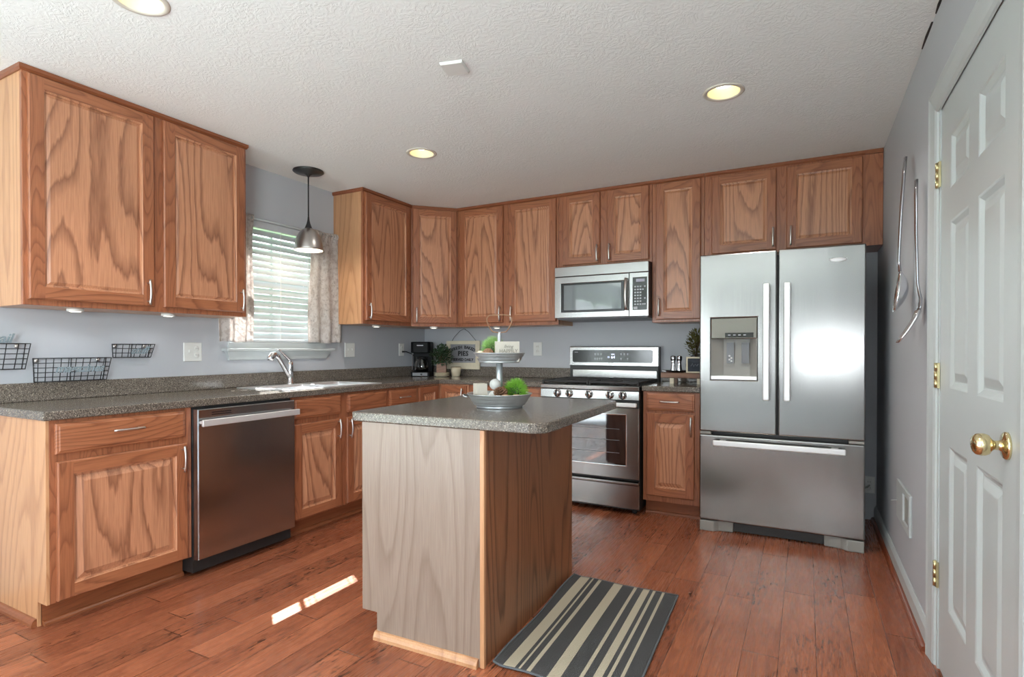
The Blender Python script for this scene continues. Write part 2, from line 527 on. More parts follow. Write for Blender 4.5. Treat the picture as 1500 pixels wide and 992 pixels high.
# ------------------------------------------------------------------ room shell
struct('floor', MB().box(-0.16, W + 0.16, YB - 0.16, 0.16, -0.08, 0.0), M['floor'])
g = MB()
ws = (-2.13, -1.33, 1.2, 2.07)          # kitchen window opening
pd = (-7.3, -4.9, 0.0, 2.1)             # patio opening
us = [YB - 0.16, pd[0], pd[1], ws[0], ws[1], 0.0]
zs = [0.0, ws[2], ws[3], 2.1, H + 0.12]
g.grid(us, zs, -0.16, 0.0, lambda u, w: (ws[0] < u < ws[1] and ws[2] < w < ws[3]) or (pd[0] < u < pd[1] and w < 2.1), 'x')
struct('wall_left', g, M['wall'])
struct('wall_back', MB().box(-0.16, W + 0.16, 0.0, 0.16, 0, H + 0.12), M['wall'])
g = MB(); do = (-2.855, -1.962, 0.0, 2.07)
rw = (-6.85, -5.35, 0.75, 2.05)  # opening for the added right window
g.grid([YB - 0.16, rw[0], rw[1], do[0], do[1], 0.0], [0, rw[2], rw[3], do[3], H + 0.12], W, W + 0.16, lambda u, w: (do[0] < u < do[1] and w < do[3]) or (rw[0] < u < rw[1] and rw[2] < w < rw[3]), 'x')
struct('wall_right', g, M['wall'])
g = MB(); bw = (0.12, 1.52, 0.6, 2.15)  # opening for the added rear window
g.grid([0.0, bw[0], bw[1], W], [0, bw[2], bw[3], H + 0.12], YB - 0.16, YB, lambda u, w: bw[0] < u < bw[1] and bw[2] < w < bw[3], 'y')
struct('wall_front', g, M['wall_pale'])
struct('wall_closet', MB().box(W + 0.45, W + 0.5, -3.3, -1.5, 0, 2.4), M['wall'])

# ceiling with real holes for the recessed cans
CANS = [(1.249, -3.355), (1.188, -1.607), (3.026, -1.594), (3.0, -3.355), (1.22, -5.6), (3.0, -5.6)]  # last three cans are unseen, added for more light
CR = 0.078
g = MB()
xs = sorted({-0.0, W, *[c[0] + s * 0.1 for c in CANS for s in (-1, 1)]})
ys = sorted({YB, 0.0, *[c[1] + s * 0.1 for c in CANS for s in (-1, 1)]})
d = {}


def cv(x, y):
    if (x, y) not in d: d[(x, y)] = g.v((x, y, H))
    return d[(x, y)]


for x0, x1 in zip(xs, xs[1:]):
    for y0, y1 in zip(ys, ys[1:]):
        hit = [c for c in CANS if abs(c[0] - (x0 + x1) / 2) < 0.1 and abs(c[1] - (y0 + y1) / 2) < 0.1]
        if not hit:
            g.f([cv(x0, y0), cv(x0, y1), cv(x1, y1), cv(x1, y0)]); continue
        # square ring around the hole (only the part inside this cell)
        cx, cy = hit[0]; n = 48
        sub_x = [x for x in xs if cx - 0.1001 < x < cx + 0.1001]; sub_y = [y for y in ys if cy - 0.1001 < y < cy + 0.1001]
        if (x0, y0) != (sub_x[0], sub_y[0]): continue
        ring = [g.v((cx + CR * cos(2 * pi * k / n), cy + CR * sin(2 * pi * k / n), H)) for k in range(n)]
        sq = []
        for k in range(n):
            a = 2 * pi * k / n; m = 0.1 / max(abs(cos(a)), abs(sin(a)))
            sq.append(g.v((cx + m * cos(a), cy + m * sin(a), H)))
        for k in range(n):
            g.f([ring[k], ring[(k + 1) % n], sq[(k + 1) % n], sq[k]])
# roof slab above so no daylight leaks through the holes
g.box(-0.16, W + 0.16, YB - 0.16, 0.16, H + 0.12, H + 0.2)
struct('ceiling', g, M['ceiling'])

ck = MB()
for ya_, yb_ in ((-2.03, -1.90), (-1.84, -1.62)):
    ck.rings([[(W - 0.006, ya_, H - 0.001), (W, ya_, H - 0.005), (W, ya_, H - 0.001)], [(W - 0.008, (ya_ + yb_) / 2, H - 0.001), (W, (ya_ + yb_) / 2, H - 0.007), (W, (ya_ + yb_) / 2, H - 0.001)], [(W - 0.004, yb_, H - 0.001), (W, yb_, H - 0.004), (W, yb_, H - 0.001)]])
struct('trim_6', ck, M['black_matte'])  # black slivers stand for the dark open crack along the ceiling joint

# kitchen window
wt = struct('window_1', MB().grid([ws[0], ws[0] + 0.045, ws[1] - 0.045, ws[1]], [ws[2], ws[2] + 0.05, 1.62, 1.665, ws[3] - 0.045, ws[3]], -0.13, -0.07,
            lambda u, w: ws[0] + 0.045 < u < ws[1] - 0.045 and (ws[2] + 0.05 < w < 1.62 or 1.665 < w < ws[3] - 0.045), 'x'), M['white'],
            'white double hung window above the kitchen sink', 'window')
obj('pane', MB().box(-0.103, -0.098, ws[0] + 0.04, ws[1] - 0.04, ws[2] + 0.04, ws[3] - 0.04), M['pane'], wt)
obj('muntin', MB().box(-0.112, -0.09, -1.74, -1.722, ws[2] + 0.05, ws[3] - 0.045), M['white'], wt)
s = MB()
s.box(-0.07, 0.062, -2.19, -1.255, 1.158, 1.176)
s.prism([(0.0, 1.098), (0.022, 1.098), (0.022, 1.112), (0.034, 1.14), (0.042, 1.158), (0.0, 1.158)], -2.165, -1.29, 'y') if False else None
s.rings([[(0.0, -2.15, 1.098), (0.02, -2.15, 1.098), (0.02, -1.305, 1.098), (0.0, -1.305, 1.098)],
         [(0.0, -2.152, 1.112), (0.024, -2.152, 1.112), (0.024, -1.303, 1.112), (0.0, -1.303, 1.112)],
         [(0.0, -2.175, 1.158), (0.04, -2.175, 1.158), (0.04, -1.27, 1.158), (0.0, -1.27, 1.158)]])
obj('window_sill', s, M['white'], wt, bevel=0.003)
obj('window_stool', MB().grid([-2.15, -1.31], [1.176, 1.218], -0.06, 0.012, lambda u, w: False, 'x'), M['white'], wt, bevel=0.003)

# patio door, plus added unseen windows for fill light behind the camera
pt = struct('window_2', MB().grid([pd[0], pd[0] + 0.08, -6.14, -6.06, pd[1] - 0.08, pd[1]], [0.0, 0.12, 2.02, 2.1], -0.12, -0.05,
            lambda u, w: 0.12 < w < 2.02 and (pd[0] + 0.08 < u < -6.14 or -6.06 < u < pd[1] - 0.08), 'x'), M['white'], 'white framed sliding glass patio door', 'door')
obj('pane', MB().box(-0.09, -0.084, pd[0] + 0.07, pd[1] - 0.07, 0.1, 2.03), M['pane'], pt)
rt = struct('window_3', MB().grid([bw[0], bw[0] + 0.06, 0.79, 0.85, bw[1] - 0.06, bw[1]], [bw[2], bw[2] + 0.06, bw[3] - 0.06, bw[3]], YB - 0.12, YB - 0.05,
            lambda u, w: bw[2] + 0.06 < w < bw[3] - 0.06 and (bw[0] + 0.06 < u < 0.79 or 0.85 < u < bw[1] - 0.06), 'y'), M['white'], 'wide white window in the front wall', 'window')
obj('pane', MB().box(bw[0] + 0.05, bw[1] - 0.05, YB - 0.09, YB - 0.084, bw[2] + 0.05, bw[3] - 0.05), M['pane'], rt)
ru = struct('window_4', MB().grid([rw[0], rw[0] + 0.06, -6.13, -6.07, rw[1] - 0.06, rw[1]], [rw[2], rw[2] + 0.06, rw[3] - 0.06, rw[3]], W + 0.05, W + 0.12,
            lambda u, w: rw[2] + 0.06 < w < rw[3] - 0.06 and (rw[0] + 0.06 < u < -6.13 or -6.07 < u < rw[1] - 0.06), 'x'), M['white'], 'white window in the right wall behind the camera', 'window')
obj('pane', MB().box(W + 0.084, W + 0.09, rw[0] + 0.05, rw[1] - 0.05, rw[2] + 0.05, rw[3] - 0.05), M['pane'], ru)
struct('trim_1', MB().grid([pd[0] - 0.08, pd[0], pd[1], pd[1] + 0.08], [0, 2.1, 2.18], 0.0, 0.018, lambda u, w: pd[0] < u < pd[1] and w < 2.1, 'x'), M['white'])
struct('trim_2', MB().grid([bw[0] - 0.08, bw[0], bw[1], bw[1] + 0.08], [bw[2] - 0.08, bw[2], bw[3], bw[3] + 0.08], YB, YB + 0.018, lambda u, w: bw[0] < u < bw[1] and bw[2] < w < bw[3], 'y'), M['white'])
lw = obj('lawn', MB().box(-30, 30, -30, 12, -0.35, -0.3), M['grass']); lw['kind'] = 'structure'
dk = obj('deck', MB().box(-5.0, -0.165, -10, -3.6, -0.29, -0.06), M['deck']); dk['kind'] = 'structure'  # unseen pale deck, added to bounce sunlight in through the patio door
struct('floor_carpet', MB().box(0.02, W - 0.02, YB + 0.02, -4.95, 0.0005, 0.012), M['carpet'])  # unseen pale carpet, added to bounce sunlight up to the ceiling
struct('baseboard_left', MB().box(0, 0.014, YB + 0.02, pd[0] - 0.08, 0, 0.1).box(0, 0.014, pd[1] + 0.08, -3.42, 0, 0.1), M['white'])
struct('baseboard_front', MB().box(0.02, W - 0.02, YB, YB + 0.014, 0, 0.1), M['white'])
struct('baseboard_right', MB().rings([[(W, y, 0), (W - 0.014, y, 0), (W - 0.014, y, 0.078), (W - 0.009, y, 0.09), (W - 0.004, y, 0.1), (W, y, 0.1)] for y in (-1.872, -0.001)]).
       rings([[(W, y, 0), (W - 0.014, y, 0), (W - 0.014, y, 0.078), (W - 0.009, y, 0.09), (W - 0.004, y, 0.1), (W, y, 0.1)] for y in (YB, -2.95)]), M['white'], bevel=0.0015)
struct('trim_3', MB().rings([[(W - 0.014 - 0.019 * q[0], y, 0.021 * q[1]) for q in ((0, 0), (1, 0), (0.97, 0.4), (0.75, 0.75), (0.4, 0.96), (0, 1))] for y in (-1.868, -0.002)]), M['floor_trim'])

# pantry door on the right wall
c = MB()
for (o1, t1) in ((0.0, 0.012), (0.018, 0.018), (0.05, 0.014)):
    pass
ya, yb, zt = -1.87, -2.945, 2.135
prof = [(0.0, 0.0), (0.0, 0.017), (0.014, 0.02), (0.03, 0.016), (0.062, 0.012), (0.075, 0.011), (0.088, 0.006), (0.092, 0.0)]   # (inward, out of wall)
rr = []
for i, t_ in prof:
    rr.append([(W - t_, ya - i, 0), (W - t_, ya - i, zt - i), (W - t_, yb + i, zt - i), (W - t_, yb + i, 0)])
c.smooth = False
c.rings(rr, closed=False, cap0=False, cap1=False)
struct('trim_4', c, M['white'])
c = MB(); c.grid([do[0], do[0] + 0.02, do[1] - 0.02, do[1]], [0, do[3] - 0.012, do[3]], W, W + 0.13, lambda u, w: do[0] + 0.02 < u < do[1] - 0.02 and w < do[3] - 0.012, 'x')
struct('trim_5', c, M['white'])
c = MB(); dx = W + 0.004; y0, y1 = -2.832, -1.984
us = [y0, -2.715, -2.475, -2.37, -2.13, y1]; zs = [0.012, 0.27, 0.84, 1.04, 1.61, 1.72, 1.905, 2.052]
colp = [(1, 2), (3, 4)]; rowp = [(1, 2), (3, 4), (5, 6)]
c.grid(us, zs, dx, dx + 0.036, lambda u, w: any(us[a] < u < us[b] for a, b in colp) and any(zs[a] < w < zs[b] for a, b in rowp), 'x')
for a, b in colp:
    for e, f_ in rowp:
        q = []
        for ins, dep in ((0, 0.0), (0.006, 0.002), (0.018, 0.011), (0.024, 0.012), (0.030, 0.011), (0.052, 0.004), (0.056, 0.0035)):
            q.append([(dx + dep, us[a] + ins, zs[e] + ins), (dx + dep, us[b] - ins, zs[e] + ins), (dx + dep, us[b] - ins, zs[f_] - ins), (dx + dep, us[a] + ins, zs[f_] - ins)])
        c.rings(q, True, False, True)
dr = struct('door_1', c, M['white'], 'white six panel door with a brass knob on the right wall', 'door')
k = MB(); kc = (dx, -2.752, 0.938)
k.lathe([(0.005, -0.002), (0.034, 0.0), (0.034, 0.005), (0.03, 0.009), (0.014, 0.012), (0.0115, 0.018), (0.0115, 0.026), (0.016, 0.031), (0.024, 0.036), (0.0275, 0.044), (0.0275, 0.054), (0.025, 0.062), (0.018, 0.068), (0.006, 0.071)], kc, (-1, 0, 0), 32)
obj('door_knob', k, M['brass'], dr)
obj('door_latch', MB().box(dx + 0.008, dx + 0.028, y0 - 0.002, y0 + 0.001, 0.905, 0.97), M['brass_dull'], dr)
for z in (1.81, 1.076, 0.345):
    h = MB(); h.smooth = True
    for q in range(3):
        h.lathe([(0.0062, -0.0148), (0.0062, 0.0148)], (W - 0.006, -1.968, z + (q - 1) * 0.031), n=12)
    h.smooth = False
    h.box(W - 0.0055, W + 0.002, -1.99, -1.952, z - 0.046, z + 0.046)
    obj('hinge', h, M['brass_dull'], dr)


# ------------------------------------------------------------------ cabinet builders (local frame: x along the front, front faces -y)
def raised_door(mb, x0, x1, z0, z1, yb, fr=0.058, th=0.02, raise_=0.012, rz=0.0085):
    """cope and stick frame with a raised panel; slots 0 upright grain, 1 level grain"""
    yf = yb - th; e = 0.005
    # stiles and rails with a small chamfer on the outer edge
    def member(a0, a1, b0, b1, cl, cr, cb, ct):
        mb.rings([[(a0, yb, b0), (a1, yb, b0), (a1, yb, b1), (a0, yb, b1)],
                  [(a0, yf + e, b0), (a1, yf + e, b0), (a1, yf + e, b1), (a0, yf + e, b1)],
                  [(a0 + cl, yf, b0 + cb), (a1 - cr, yf, b0 + cb), (a1 - cr, yf, b1 - ct), (a0 + cl, yf, b1 - ct)]])
    mb.mi = 0
    member(x0, x0 + fr, z0, z1, e, 0, e, e); member(x1 - fr, x1, z0, z1, 0, e, e, e)
    mb.mi = 1
    member(x0 + fr, x1 - fr, z0, z0 + fr, 0, 0, e, 0); member(x0 + fr, x1 - fr, z1 - fr, z1, 0, 0, 0, e)
    mb.mi = 2
    q = []
    for ins, y in ((0, yf), (0.003, yf + 0.005), (0.007, yf + 0.006), (0.009, yf + 0.014), (0.012, yf + 0.014), (0.012 + raise_, yf + rz), (0.014 + raise_, yf + rz - 0.0004)):
        i = fr + ins
        q.append([(x0 + i, y, z0 + i), (x1 - i, y, z0 + i), (x1 - i, y, z1 - i), (x0 + i, y, z1 - i)])
    mb.rings(q, True, False, True)


def slab_front(mb, x0, x1, z0, z1, yb, th=0.02):
    yf = yb - th; q = []
    mb.mi = 1
    for ins, y in ((0, yb), (0, yf + 0.007), (0.004, yf + 0.004), (0.01, yf + 0.0035), (0.014, yf)):
        q.append([(x0 + ins, y, z0 + ins), (x1 - ins, y, z0 + ins), (x1 - ins, y, z1 - ins), (x0 + ins, y, z1 - ins)])
    mb.rings(q)


def pull(p, L, vert, y):
    """bow handle centred at p=(x,z), standing out of plane y"""
    mb = MB(); x, z = p; pts = []
    for i in range(13):
        s = -1 + 2 * i / 12; o = 0.030 - 0.010 * s * s
        pts.append((x, y - o, z + s * L / 2) if vert else (x + s * L / 2, y - o, z))
    mb.tube(pts, 0.0058, 8)
    for s in (-0.74, 0.74):
        a = (x, y, z + s * L / 2) if vert else (x + s * L / 2, y, z)
        mb.tube([a, (a[0], a[1] - 0.024, a[2])], 0.0042, 8)
    return mb


OAK = None


def cabinet(name, label, loc, rot, w, d, h, doors=(), drawers=(), base=False, crown=False, ends=(0, 0), toe_shoe=True, body_h=None):
    """doors / drawers: (x0, x1, z0, z1, handle) ; handle = None | (x, z)"""
    t = thing(name, label, 'cabinet', loc, rot)
    z0 = 0.105 if base else 0.0
    obj('cabinet_body', MB().box(0.001, w - 0.001, -(d - 0.019), -0.002, z0, (body_h or h) - 0.001), M['oak_end'], t)
    obj('face_frame', MB().box(0, w, -d, -(d - 0.019), z0, h - 0.001), M['oak_str'], t, bevel=0.0015)
    for x0, x1, a, b, hd in doors:
        mb = MB()
        if base: raised_door(mb, x0, x1, a, b, -d, raise_=0.026, rz=0.003)
        else: raised_door(mb, x0, x1, a, b, -d)
        o = obj('cabinet_door', mb, [M['oak_str'], M['oak_h'], M['oak']], t)
        if hd: obj('door_pull', pull(hd, 0.13, True, -d - 0.02), M['nickel'], o)
    for x0, x1, a, b, hd in drawers:
        mb = MB(); slab_front(mb, x0, x1, a, b, -d)
        o = obj('drawer_front', mb, [M['oak_str'], M['oak_h'], M['oak']], t)
        if hd: obj('drawer_pull', pull(hd, 0.13, False, -d - 0.02), M['nickel'], o)
    if base:
        obj('toe_kick', MB().box(0.002, w - 0.002, -(d - 0.075), -(d - 0.095), 0.0, 0.105), M['oak_mould'], t)
        if toe_shoe:
            obj('shoe_moulding', MB().rings([[(x, -(d - 0.075) - 0.018 * q[0], 0.02 * q[1]) for q in ((0, 0), (1, 0), (0.95, 0.45), (0.7, 0.8), (0.35, 0.97), (0, 1))] for x in (0.004, w - 0.004)]), M['oak_mould'], t)
    if crown:
        e0, e1 = ends
        a, b = (-0.012 if e0 else 0.0), w + (0.012 if e1 else 0.0)
        mb = MB()
        mb.rings([[(a + (0.006 if e0 else 0), -d - 0.004, h - 0.026), (b - (0.006 if e1 else 0), -d - 0.004, h - 0.026), (b - (0.006 if e1 else 0), 0, h - 0.026), (a + (0.006 if e0 else 0), 0, h - 0.026)],
                  [(a, -d - 0.012, h - 0.016), (b, -d - 0.012, h - 0.016), (b, 0, h - 0.016), (a, 0, h - 0.016)],
                  [(a, -d - 0.012, h), (b, -d - 0.012, h), (b, 0, h), (a, 0, h)]])
        obj('crown_strip', mb, M['oak_trim'], t)
    return t


L = pi / 2
D = 0.315; HU = H - ZB - 0.001
# wall cabinets on the left wall (local x = world y - y0)
y0 = -3.35; w_ = 1.111
t = cabinet('wall_cabinet', 'large double door oak wall cabinet left of the window', (0, y0, ZB), L, w_, D, HU,
            [(-3.333 - y0, -2.795 - y0, 0.026, 1.034, (-2.831 - y0, 0.099)), (-2.745 - y0, -2.258 - y0, 0.026, 1.034, (-2.289 - y0, 0.099))], crown=True, ends=(1, 1))
for nm, yy, xx, lab in (('a', -3.10, 0.20, 'round under-cabinet puck light nearest the wire baskets'), ('b', -2.655, 0.21, 'round under-cabinet puck light nearest the kitchen window')):
    pk = thing('puck_light', lab, 'light', (xx, yy, ZB - 0.014))
    obj('housing', MB(pk).lathe([(0.034, ZB), (0.036, ZB - 0.008), (0.033, ZB - 0.014), (0.026, ZB - 0.014)], (xx, yy, 0)), M['white_plate'], pk)
    obj('lens', MB(pk).lathe([(0.026, ZB - 0.0135), (0.02, ZB - 0.0165), (0.003, ZB - 0.0165)], (xx, yy, 0), cap=False), M['puck'], pk)
    light('puck_lamp', 'SPOT', (xx, yy, ZB - 0.02), (0, 0, 0), 0.8, (0.95, 0.97, 1), spot_size=RAD(165), spot_blend=0.6, shadow_soft_size=0.025)
y0 = -1.214
cabinet('wall_cabinet', 'single door oak wall cabinet right of the window', (0, y0, ZB), L, 0.603, D, HU, [(0.02, 0.567, 0.028, 1.036, (0.047, 0.1))], crown=True, ends=(1, 0))

# diagonal corner wall cabinet
a = 0.61
t = thing('corner_wall_cabinet', 'angled single door oak wall cabinet in the room corner', 'cabinet', (0, 0, ZB))
pent = [(0.001, -0.001), (0.001, -a), (D - 0.012, -a), (a, -D + 0.012), (a, -0.001)]
obj('cabinet_body', MB().prism(pent, 0, HU - 0.001, 'z'), M['oak_end'], t)
dd = MB(); L45 = (a - D) * math.sqrt(2)
fm = Matrix.Translation((D, -a, 0)) @ Matrix.Rotation(pi / 4, 4, 'Z')
dd.m = fm; dd.box(0, L45, 0.0, 0.019, 0, HU - 0.001)
obj('face_frame', dd, M['oak_str'], t)
dd = MB(); dd.m = fm; raised_door(dd, 0.012, L45 - 0.012, 0.028, 1.036, 0.0, fr=0.055)
od = obj('cabinet_door', dd, [M['oak_str'], M['oak_h'], M['oak']], t)
dd = pull((0.042, 0.1), 0.13, True, -0.02); bmesh.ops.transform(dd.bm, matrix=fm, verts=dd.bm.verts)
obj('door_pull', dd, M['nickel'], od)
dd = MB(); o_ = 0.012 * 0.7
dd.prism([(0, 0), (0, -a), (D + o_ * 0.4, -a), (D + o_, -a - 0.0), (a + 0.0, -D - o_), (a, 0)], HU - 0.026, HU, 'z')
obj('crown_strip', dd, M['oak_trim'], t)

# wall cabinets on the back wall
x0 = 0.612
cabinet('wall_cabinet', 'tall double door oak wall cabinet between corner cabinet and microwave', (x0, 0, ZB), 0, 0.985, D, HU,
        [(0.026, 1.082 - x0, 0.028, 1.036, (1.06 - x0, 0.104)), (1.14 - x0, 1.58 - x0, 0.028, 1.036, (1.172 - x0, 0.1))], crown=True)
x0 = 1.599
cabinet('wall_cabinet', 'short double door oak wall cabinet above the microwave', (x0, 0, 1.828), 0, 0.762, D, H - 1.829,
        [(0.04, 0.356, 0.022, 0.583, (0.338, 0.1)), (0.415, 0.742, 0.022, 0.583, (0.438, 0.1))], crown=True)
x0 = 2.363
cabinet('wall_cabinet', 'narrow tall oak wall cabinet between microwave and fridge', (x0, 0, ZB), 0, 0.375, D, HU,
        [(0.03, 0.352, 0.02, 1.036, (0.058, 0.112))], crown=True)
x0 = 2.74
t = cabinet('wall_cabinet', 'short double door oak wall cabinet above the fridge', (x0, 0, 1.833), 0, 0.98, D, H - 1.834,
            [(0.05, 0.468, 0.018, 0.568, (0.449, 0.1)), (0.53, 0.965, 0.018, 0.568, (0.557, 0.1))], crown=True)
obj('filler_strip', MB(t).box(3.72, W - 0.003, -D, -0.01, 1.833, H - 0.027), M['oak_str'], t)
obj('crown_strip', MB(t).box(3.72, W - 0.003, -D - 0.012, 0, H - 0.026, H - 0.001), M['oak_trim'], t)

# puck lights under the corner run
for (xx, yy, lab) in ((0.19, -0.92, 'puck light under the cabinet right of the window'), (0.44, -0.45, 'puck light under the angled corner cabinet'), (0.95, -0.2, 'puck light under the cabinet left of the microwave')):
    pk = thing('puck_light', lab, 'light', (xx, yy, ZB - 0.014))
    obj('housing', MB(pk).lathe([(0.034, ZB), (0.036, ZB - 0.008), (0.033, ZB - 0.014), (0.026, ZB - 0.014)], (xx, yy, 0)), M['white_plate'], pk)
    obj('lens', MB(pk).lathe([(0.026, ZB - 0.0135), (0.02, ZB - 0.0165), (0.003, ZB - 0.0165)], (xx, yy, 0), cap=False), M['puck'], pk)

# base cabinets on the left wall
DB = 0.61; HB = 0.875
y0 = -3.377
t = cabinet('base_cabinet', 'oak base cabinet with one drawer at the left end of the counter', (0, y0, 0), L, 0.602, DB, HB,
            [(0.022, 0.575, 0.112, 0.698, (0.545, 0.622))], [(0.018, 0.564, 0.731, 0.861, (0.292, 0.805))], base=True)
mb = MB(t)
mb.prism([(-0.003 + 0.006, 0), (DB - 0.075, 0), (DB - 0.075, 0.105), (DB, 0.105), (DB, HB - 0.001), (0.003, HB - 0.001)], y0 - 0.012, y0, 'y')
obj('end_panel', mb, M['oak_end'], t, bevel=0.001)
mb = MB(t); mb.rings([[(x, y0 - 0.012 - 0.019 * q[0], 0.032 * q[1]) for q in ((0, 0), (1, 0), (0.97, 0.4), (0.75, 0.75), (0.4, 0.96), (0, 1))] for x in (0.0, DB - 0.085)])
obj('shoe_moulding', mb, M['oak_mould'], t)
y0 = -2.155
cabinet('base_cabinet', 'oak sink base cabinet with two doors and two false drawer fronts', (0, y0, 0), L, 0.878, DB, HB,
        [(0.01, 0.402, 0.117, 0.706, (0.368, 0.64)), (0.454, 0.862, 0.117, 0.706, (0.474, 0.63))], [(0.012, 0.398, 0.738, 0.862, None), (0.465, 0.862, 0.738, 0.862, None)], base=True, body_h=0.742)
y0 = -1.275
cabinet('base_cabinet', 'oak base cabinet with one drawer between sink cabinet and corner', (0, y0, 0), L, 0.36, DB, HB,
        [(0.012, 0.34, 0.117, 0.706, None)], [(0.012, 0.34, 0.738, 0.858, (0.17, 0.8))], base=True)
# corner base cabinet with two doors at a right angle
t = thing('corner_base_cabinet', 'oak corner base cabinet with two doors meeting at a right angle', 'cabinet', (0, 0, 0))
Lp = [(0.002, -0.002), (0.002, -0.914), (DB, -0.914), (DB, -DB), (0.914, -DB), (0.914, -0.002)]
obj('cabinet_body', MB().prism(Lp, 0.105, HB - 0.001), M['oak'], t)
Lk = [(0.002, -0.002), (0.002, -0.912), (DB - 0.075, -0.912), (DB - 0.075, -DB + 0.075), (0.912, -DB + 0.075), (0.912, -0.002)]
obj('toe_kick', MB().prism(Lk, 0.0, 0.105), M['oak_mould'], t)
mb = MB(); mb.m = Matrix.Translation((0, -0.914, 0)) @ Matrix.Rotation(L, 4, 'Z'); raised_door(mb, 0.012, 0.272, 0.117, 0.862, -DB, fr=0.05, raise_=0.024, rz=0.003)
obj('cabinet_door', mb, [M['oak_str'], M['oak_h'], M['oak']], t)
mb = MB(); mb.m = Matrix.Identity(4); raised_door(mb, 0.642, 0.898, 0.117, 0.862, -DB, fr=0.05, raise_=0.024, rz=0.003)
o = obj('cabinet_door', mb, [M['oak_str'], M['oak_h'], M['oak']], t)
obj('door_pull', pull((0.868, 0.78), 0.13, True, -DB - 0.02), M['nickel'], o)
x0 = 0.916
cabinet('base_cabinet', 'oak base cabinet left of the range', (x0, 0, 0), 0, 0.678, DB, HB, [(0.03, 0.32, 0.117, 0.706, None), (0.35, 0.664, 0.117, 0.706, None)], [(0.03, 0.664, 0.738, 0.862, (0.34, 0.8))], base=True)
x0 = 2.374
cabinet('base_cabinet', 'narrow oak base cabinet with one drawer between range and fridge', (x0, 0, 0), 0, 0.4, DB, HB,
        [(0.027, 0.352, 0.147, 0.724, (0.332, 0.645))], [(0.027, 0.352, 0.744, 0.866, (0.19, 0.808))], base=True)

# ------------------------------------------------------------------ worktops
SK = (0.085, 0.555, -2.11, -1.31)       # sink cut-out
t = thing('countertop', 'long dark speckled countertop running under the window around the corner', 'countertop', (0, 0, 0.876))
mb = MB(t); CE = 0.634
mb.grid([0.001, SK[0], SK[1], CE, 1.597], [-3.405, SK[2], SK[3], -CE, -0.001], 0.876, ZC,
        lambda x, y: (x > CE and y < -CE) or (SK[0] < x < SK[1] and SK[2] < y < SK[3]))
obj('worktop', mb, M['counter'], t, bevel=0.006, seg=3)
mb = MB(t); mb.box(0.001, 0.02, -3.405, -0.001, ZC, 1.006); mb.box(0.02, 1.597, -0.02, -0.001, ZC, 1.006)
obj('backsplash', mb, M['counter'], t, bevel=0.004)
t = thing('countertop', 'short dark speckled countertop between range and fridge', 'countertop', (2.368, 0, 0.876))
obj('worktop', MB(t).box(2.368, 2.776, -0.634, -0.001, 0.876, ZC), M['counter'], t, bevel=0.006, seg=3)
obj('backsplash', MB(t).box(2.368, 2.776, -0.02, -0.001, ZC, 1.006), M['counter'], t, bevel=0.004)

# sink
t = thing('kitchen_sink', 'double bowl stainless steel sink set into the counter under the window', 'sink', (0.32, -1.71, ZC))
mb = MB(t); ym = -1.66
xs = [0.065, 0.17, 0.545, 0.575]; ysn = [-2.13, -2.09, ym - 0.02, ym + 0.02, -1.33, -1.29]
mb.grid(xs, ysn, ZC - 0.001, ZC + 0.005, lambda x, y: 0.17 < x < 0.545 and (-2.09 < y < ym - 0.02 or ym + 0.02 < y < -1.33))
obj('rim', mb, M['sink'], t, bevel=0.002)
for (a, b) in ((-2.09, ym - 0.02), (ym + 0.02, -1.33)):
    mb = MB(t); q = []
    mb.smooth = True
    for ins, z in ((0, ZC + 0.002), (0.004, ZC - 0.01), (0.012, 0.77), (0.03, 0.752), (0.06, 0.748)):
        q.append([(0.17 + ins, a + ins, z), (0.545 - ins, a + ins, z), (0.545 - ins, b - ins, z), (0.17 + ins, b - ins, z)])
    mb.smooth = False
    mb.rings(q, True, False, True)
    o = obj('bowl', mb, M['sink'], t)
    obj('drain', MB(t).lathe([(0.042, 0.749), (0.04, 0.752), (0.02, 0.751), (0.004, 0.751)], (0.36, (a + b) / 2, 0), n=20), M['chrome_dark'], o)

# faucet
t = thing('faucet', 'polished chrome pull-out kitchen faucet behind the sink', 'faucet', (0.11, -1.735, ZC + 0.005))
B = Vector((0.11, -1.735, 0)); dv = Vector((0.12, -0.99, 0)) * 0.74


def fp(s, z): return tuple(B + dv * s + Vector((0, 0, z)))


obj('base', MB(t).lathe([(0.027, ZC + 0.005), (0.027, ZC + 0.012), (0.021, ZC + 0.02), (0.0205, 1.02), (0.022, 1.05), (0.02, 1.075), (0.008, 1.086)], (B.x, B.y, 0), n=24), M['chrome'], t)
o = obj('spout', MB(t).tube([fp(0.005, 0.965), fp(0.05, 1.01), fp(0.11, 1.07), fp(0.16, 1.115), fp(0.19, 1.128)], [0.016, 0.0155, 0.0155, 0.0165, 0.018], 16), M['chrome'], t)
obj('spray_head', MB(t).tube([fp(0.18, 1.126), fp(0.205, 1.134), fp(0.232, 1.128), fp(0.252, 1.108), fp(0.258, 1.092)], [0.018, 0.022, 0.0245, 0.0245, 0.022], 18), M['chrome'], o)
obj('lever', MB(t).tube([fp(0.0, 1.075), fp(0.025, 1.10), fp(0.09, 1.135), fp(0.15, 1.168), fp(0.165, 1.168)], [0.014, 0.012, 0.0095, 0.008, 0.006], 12, flat=0.7), M['chrome'], t)

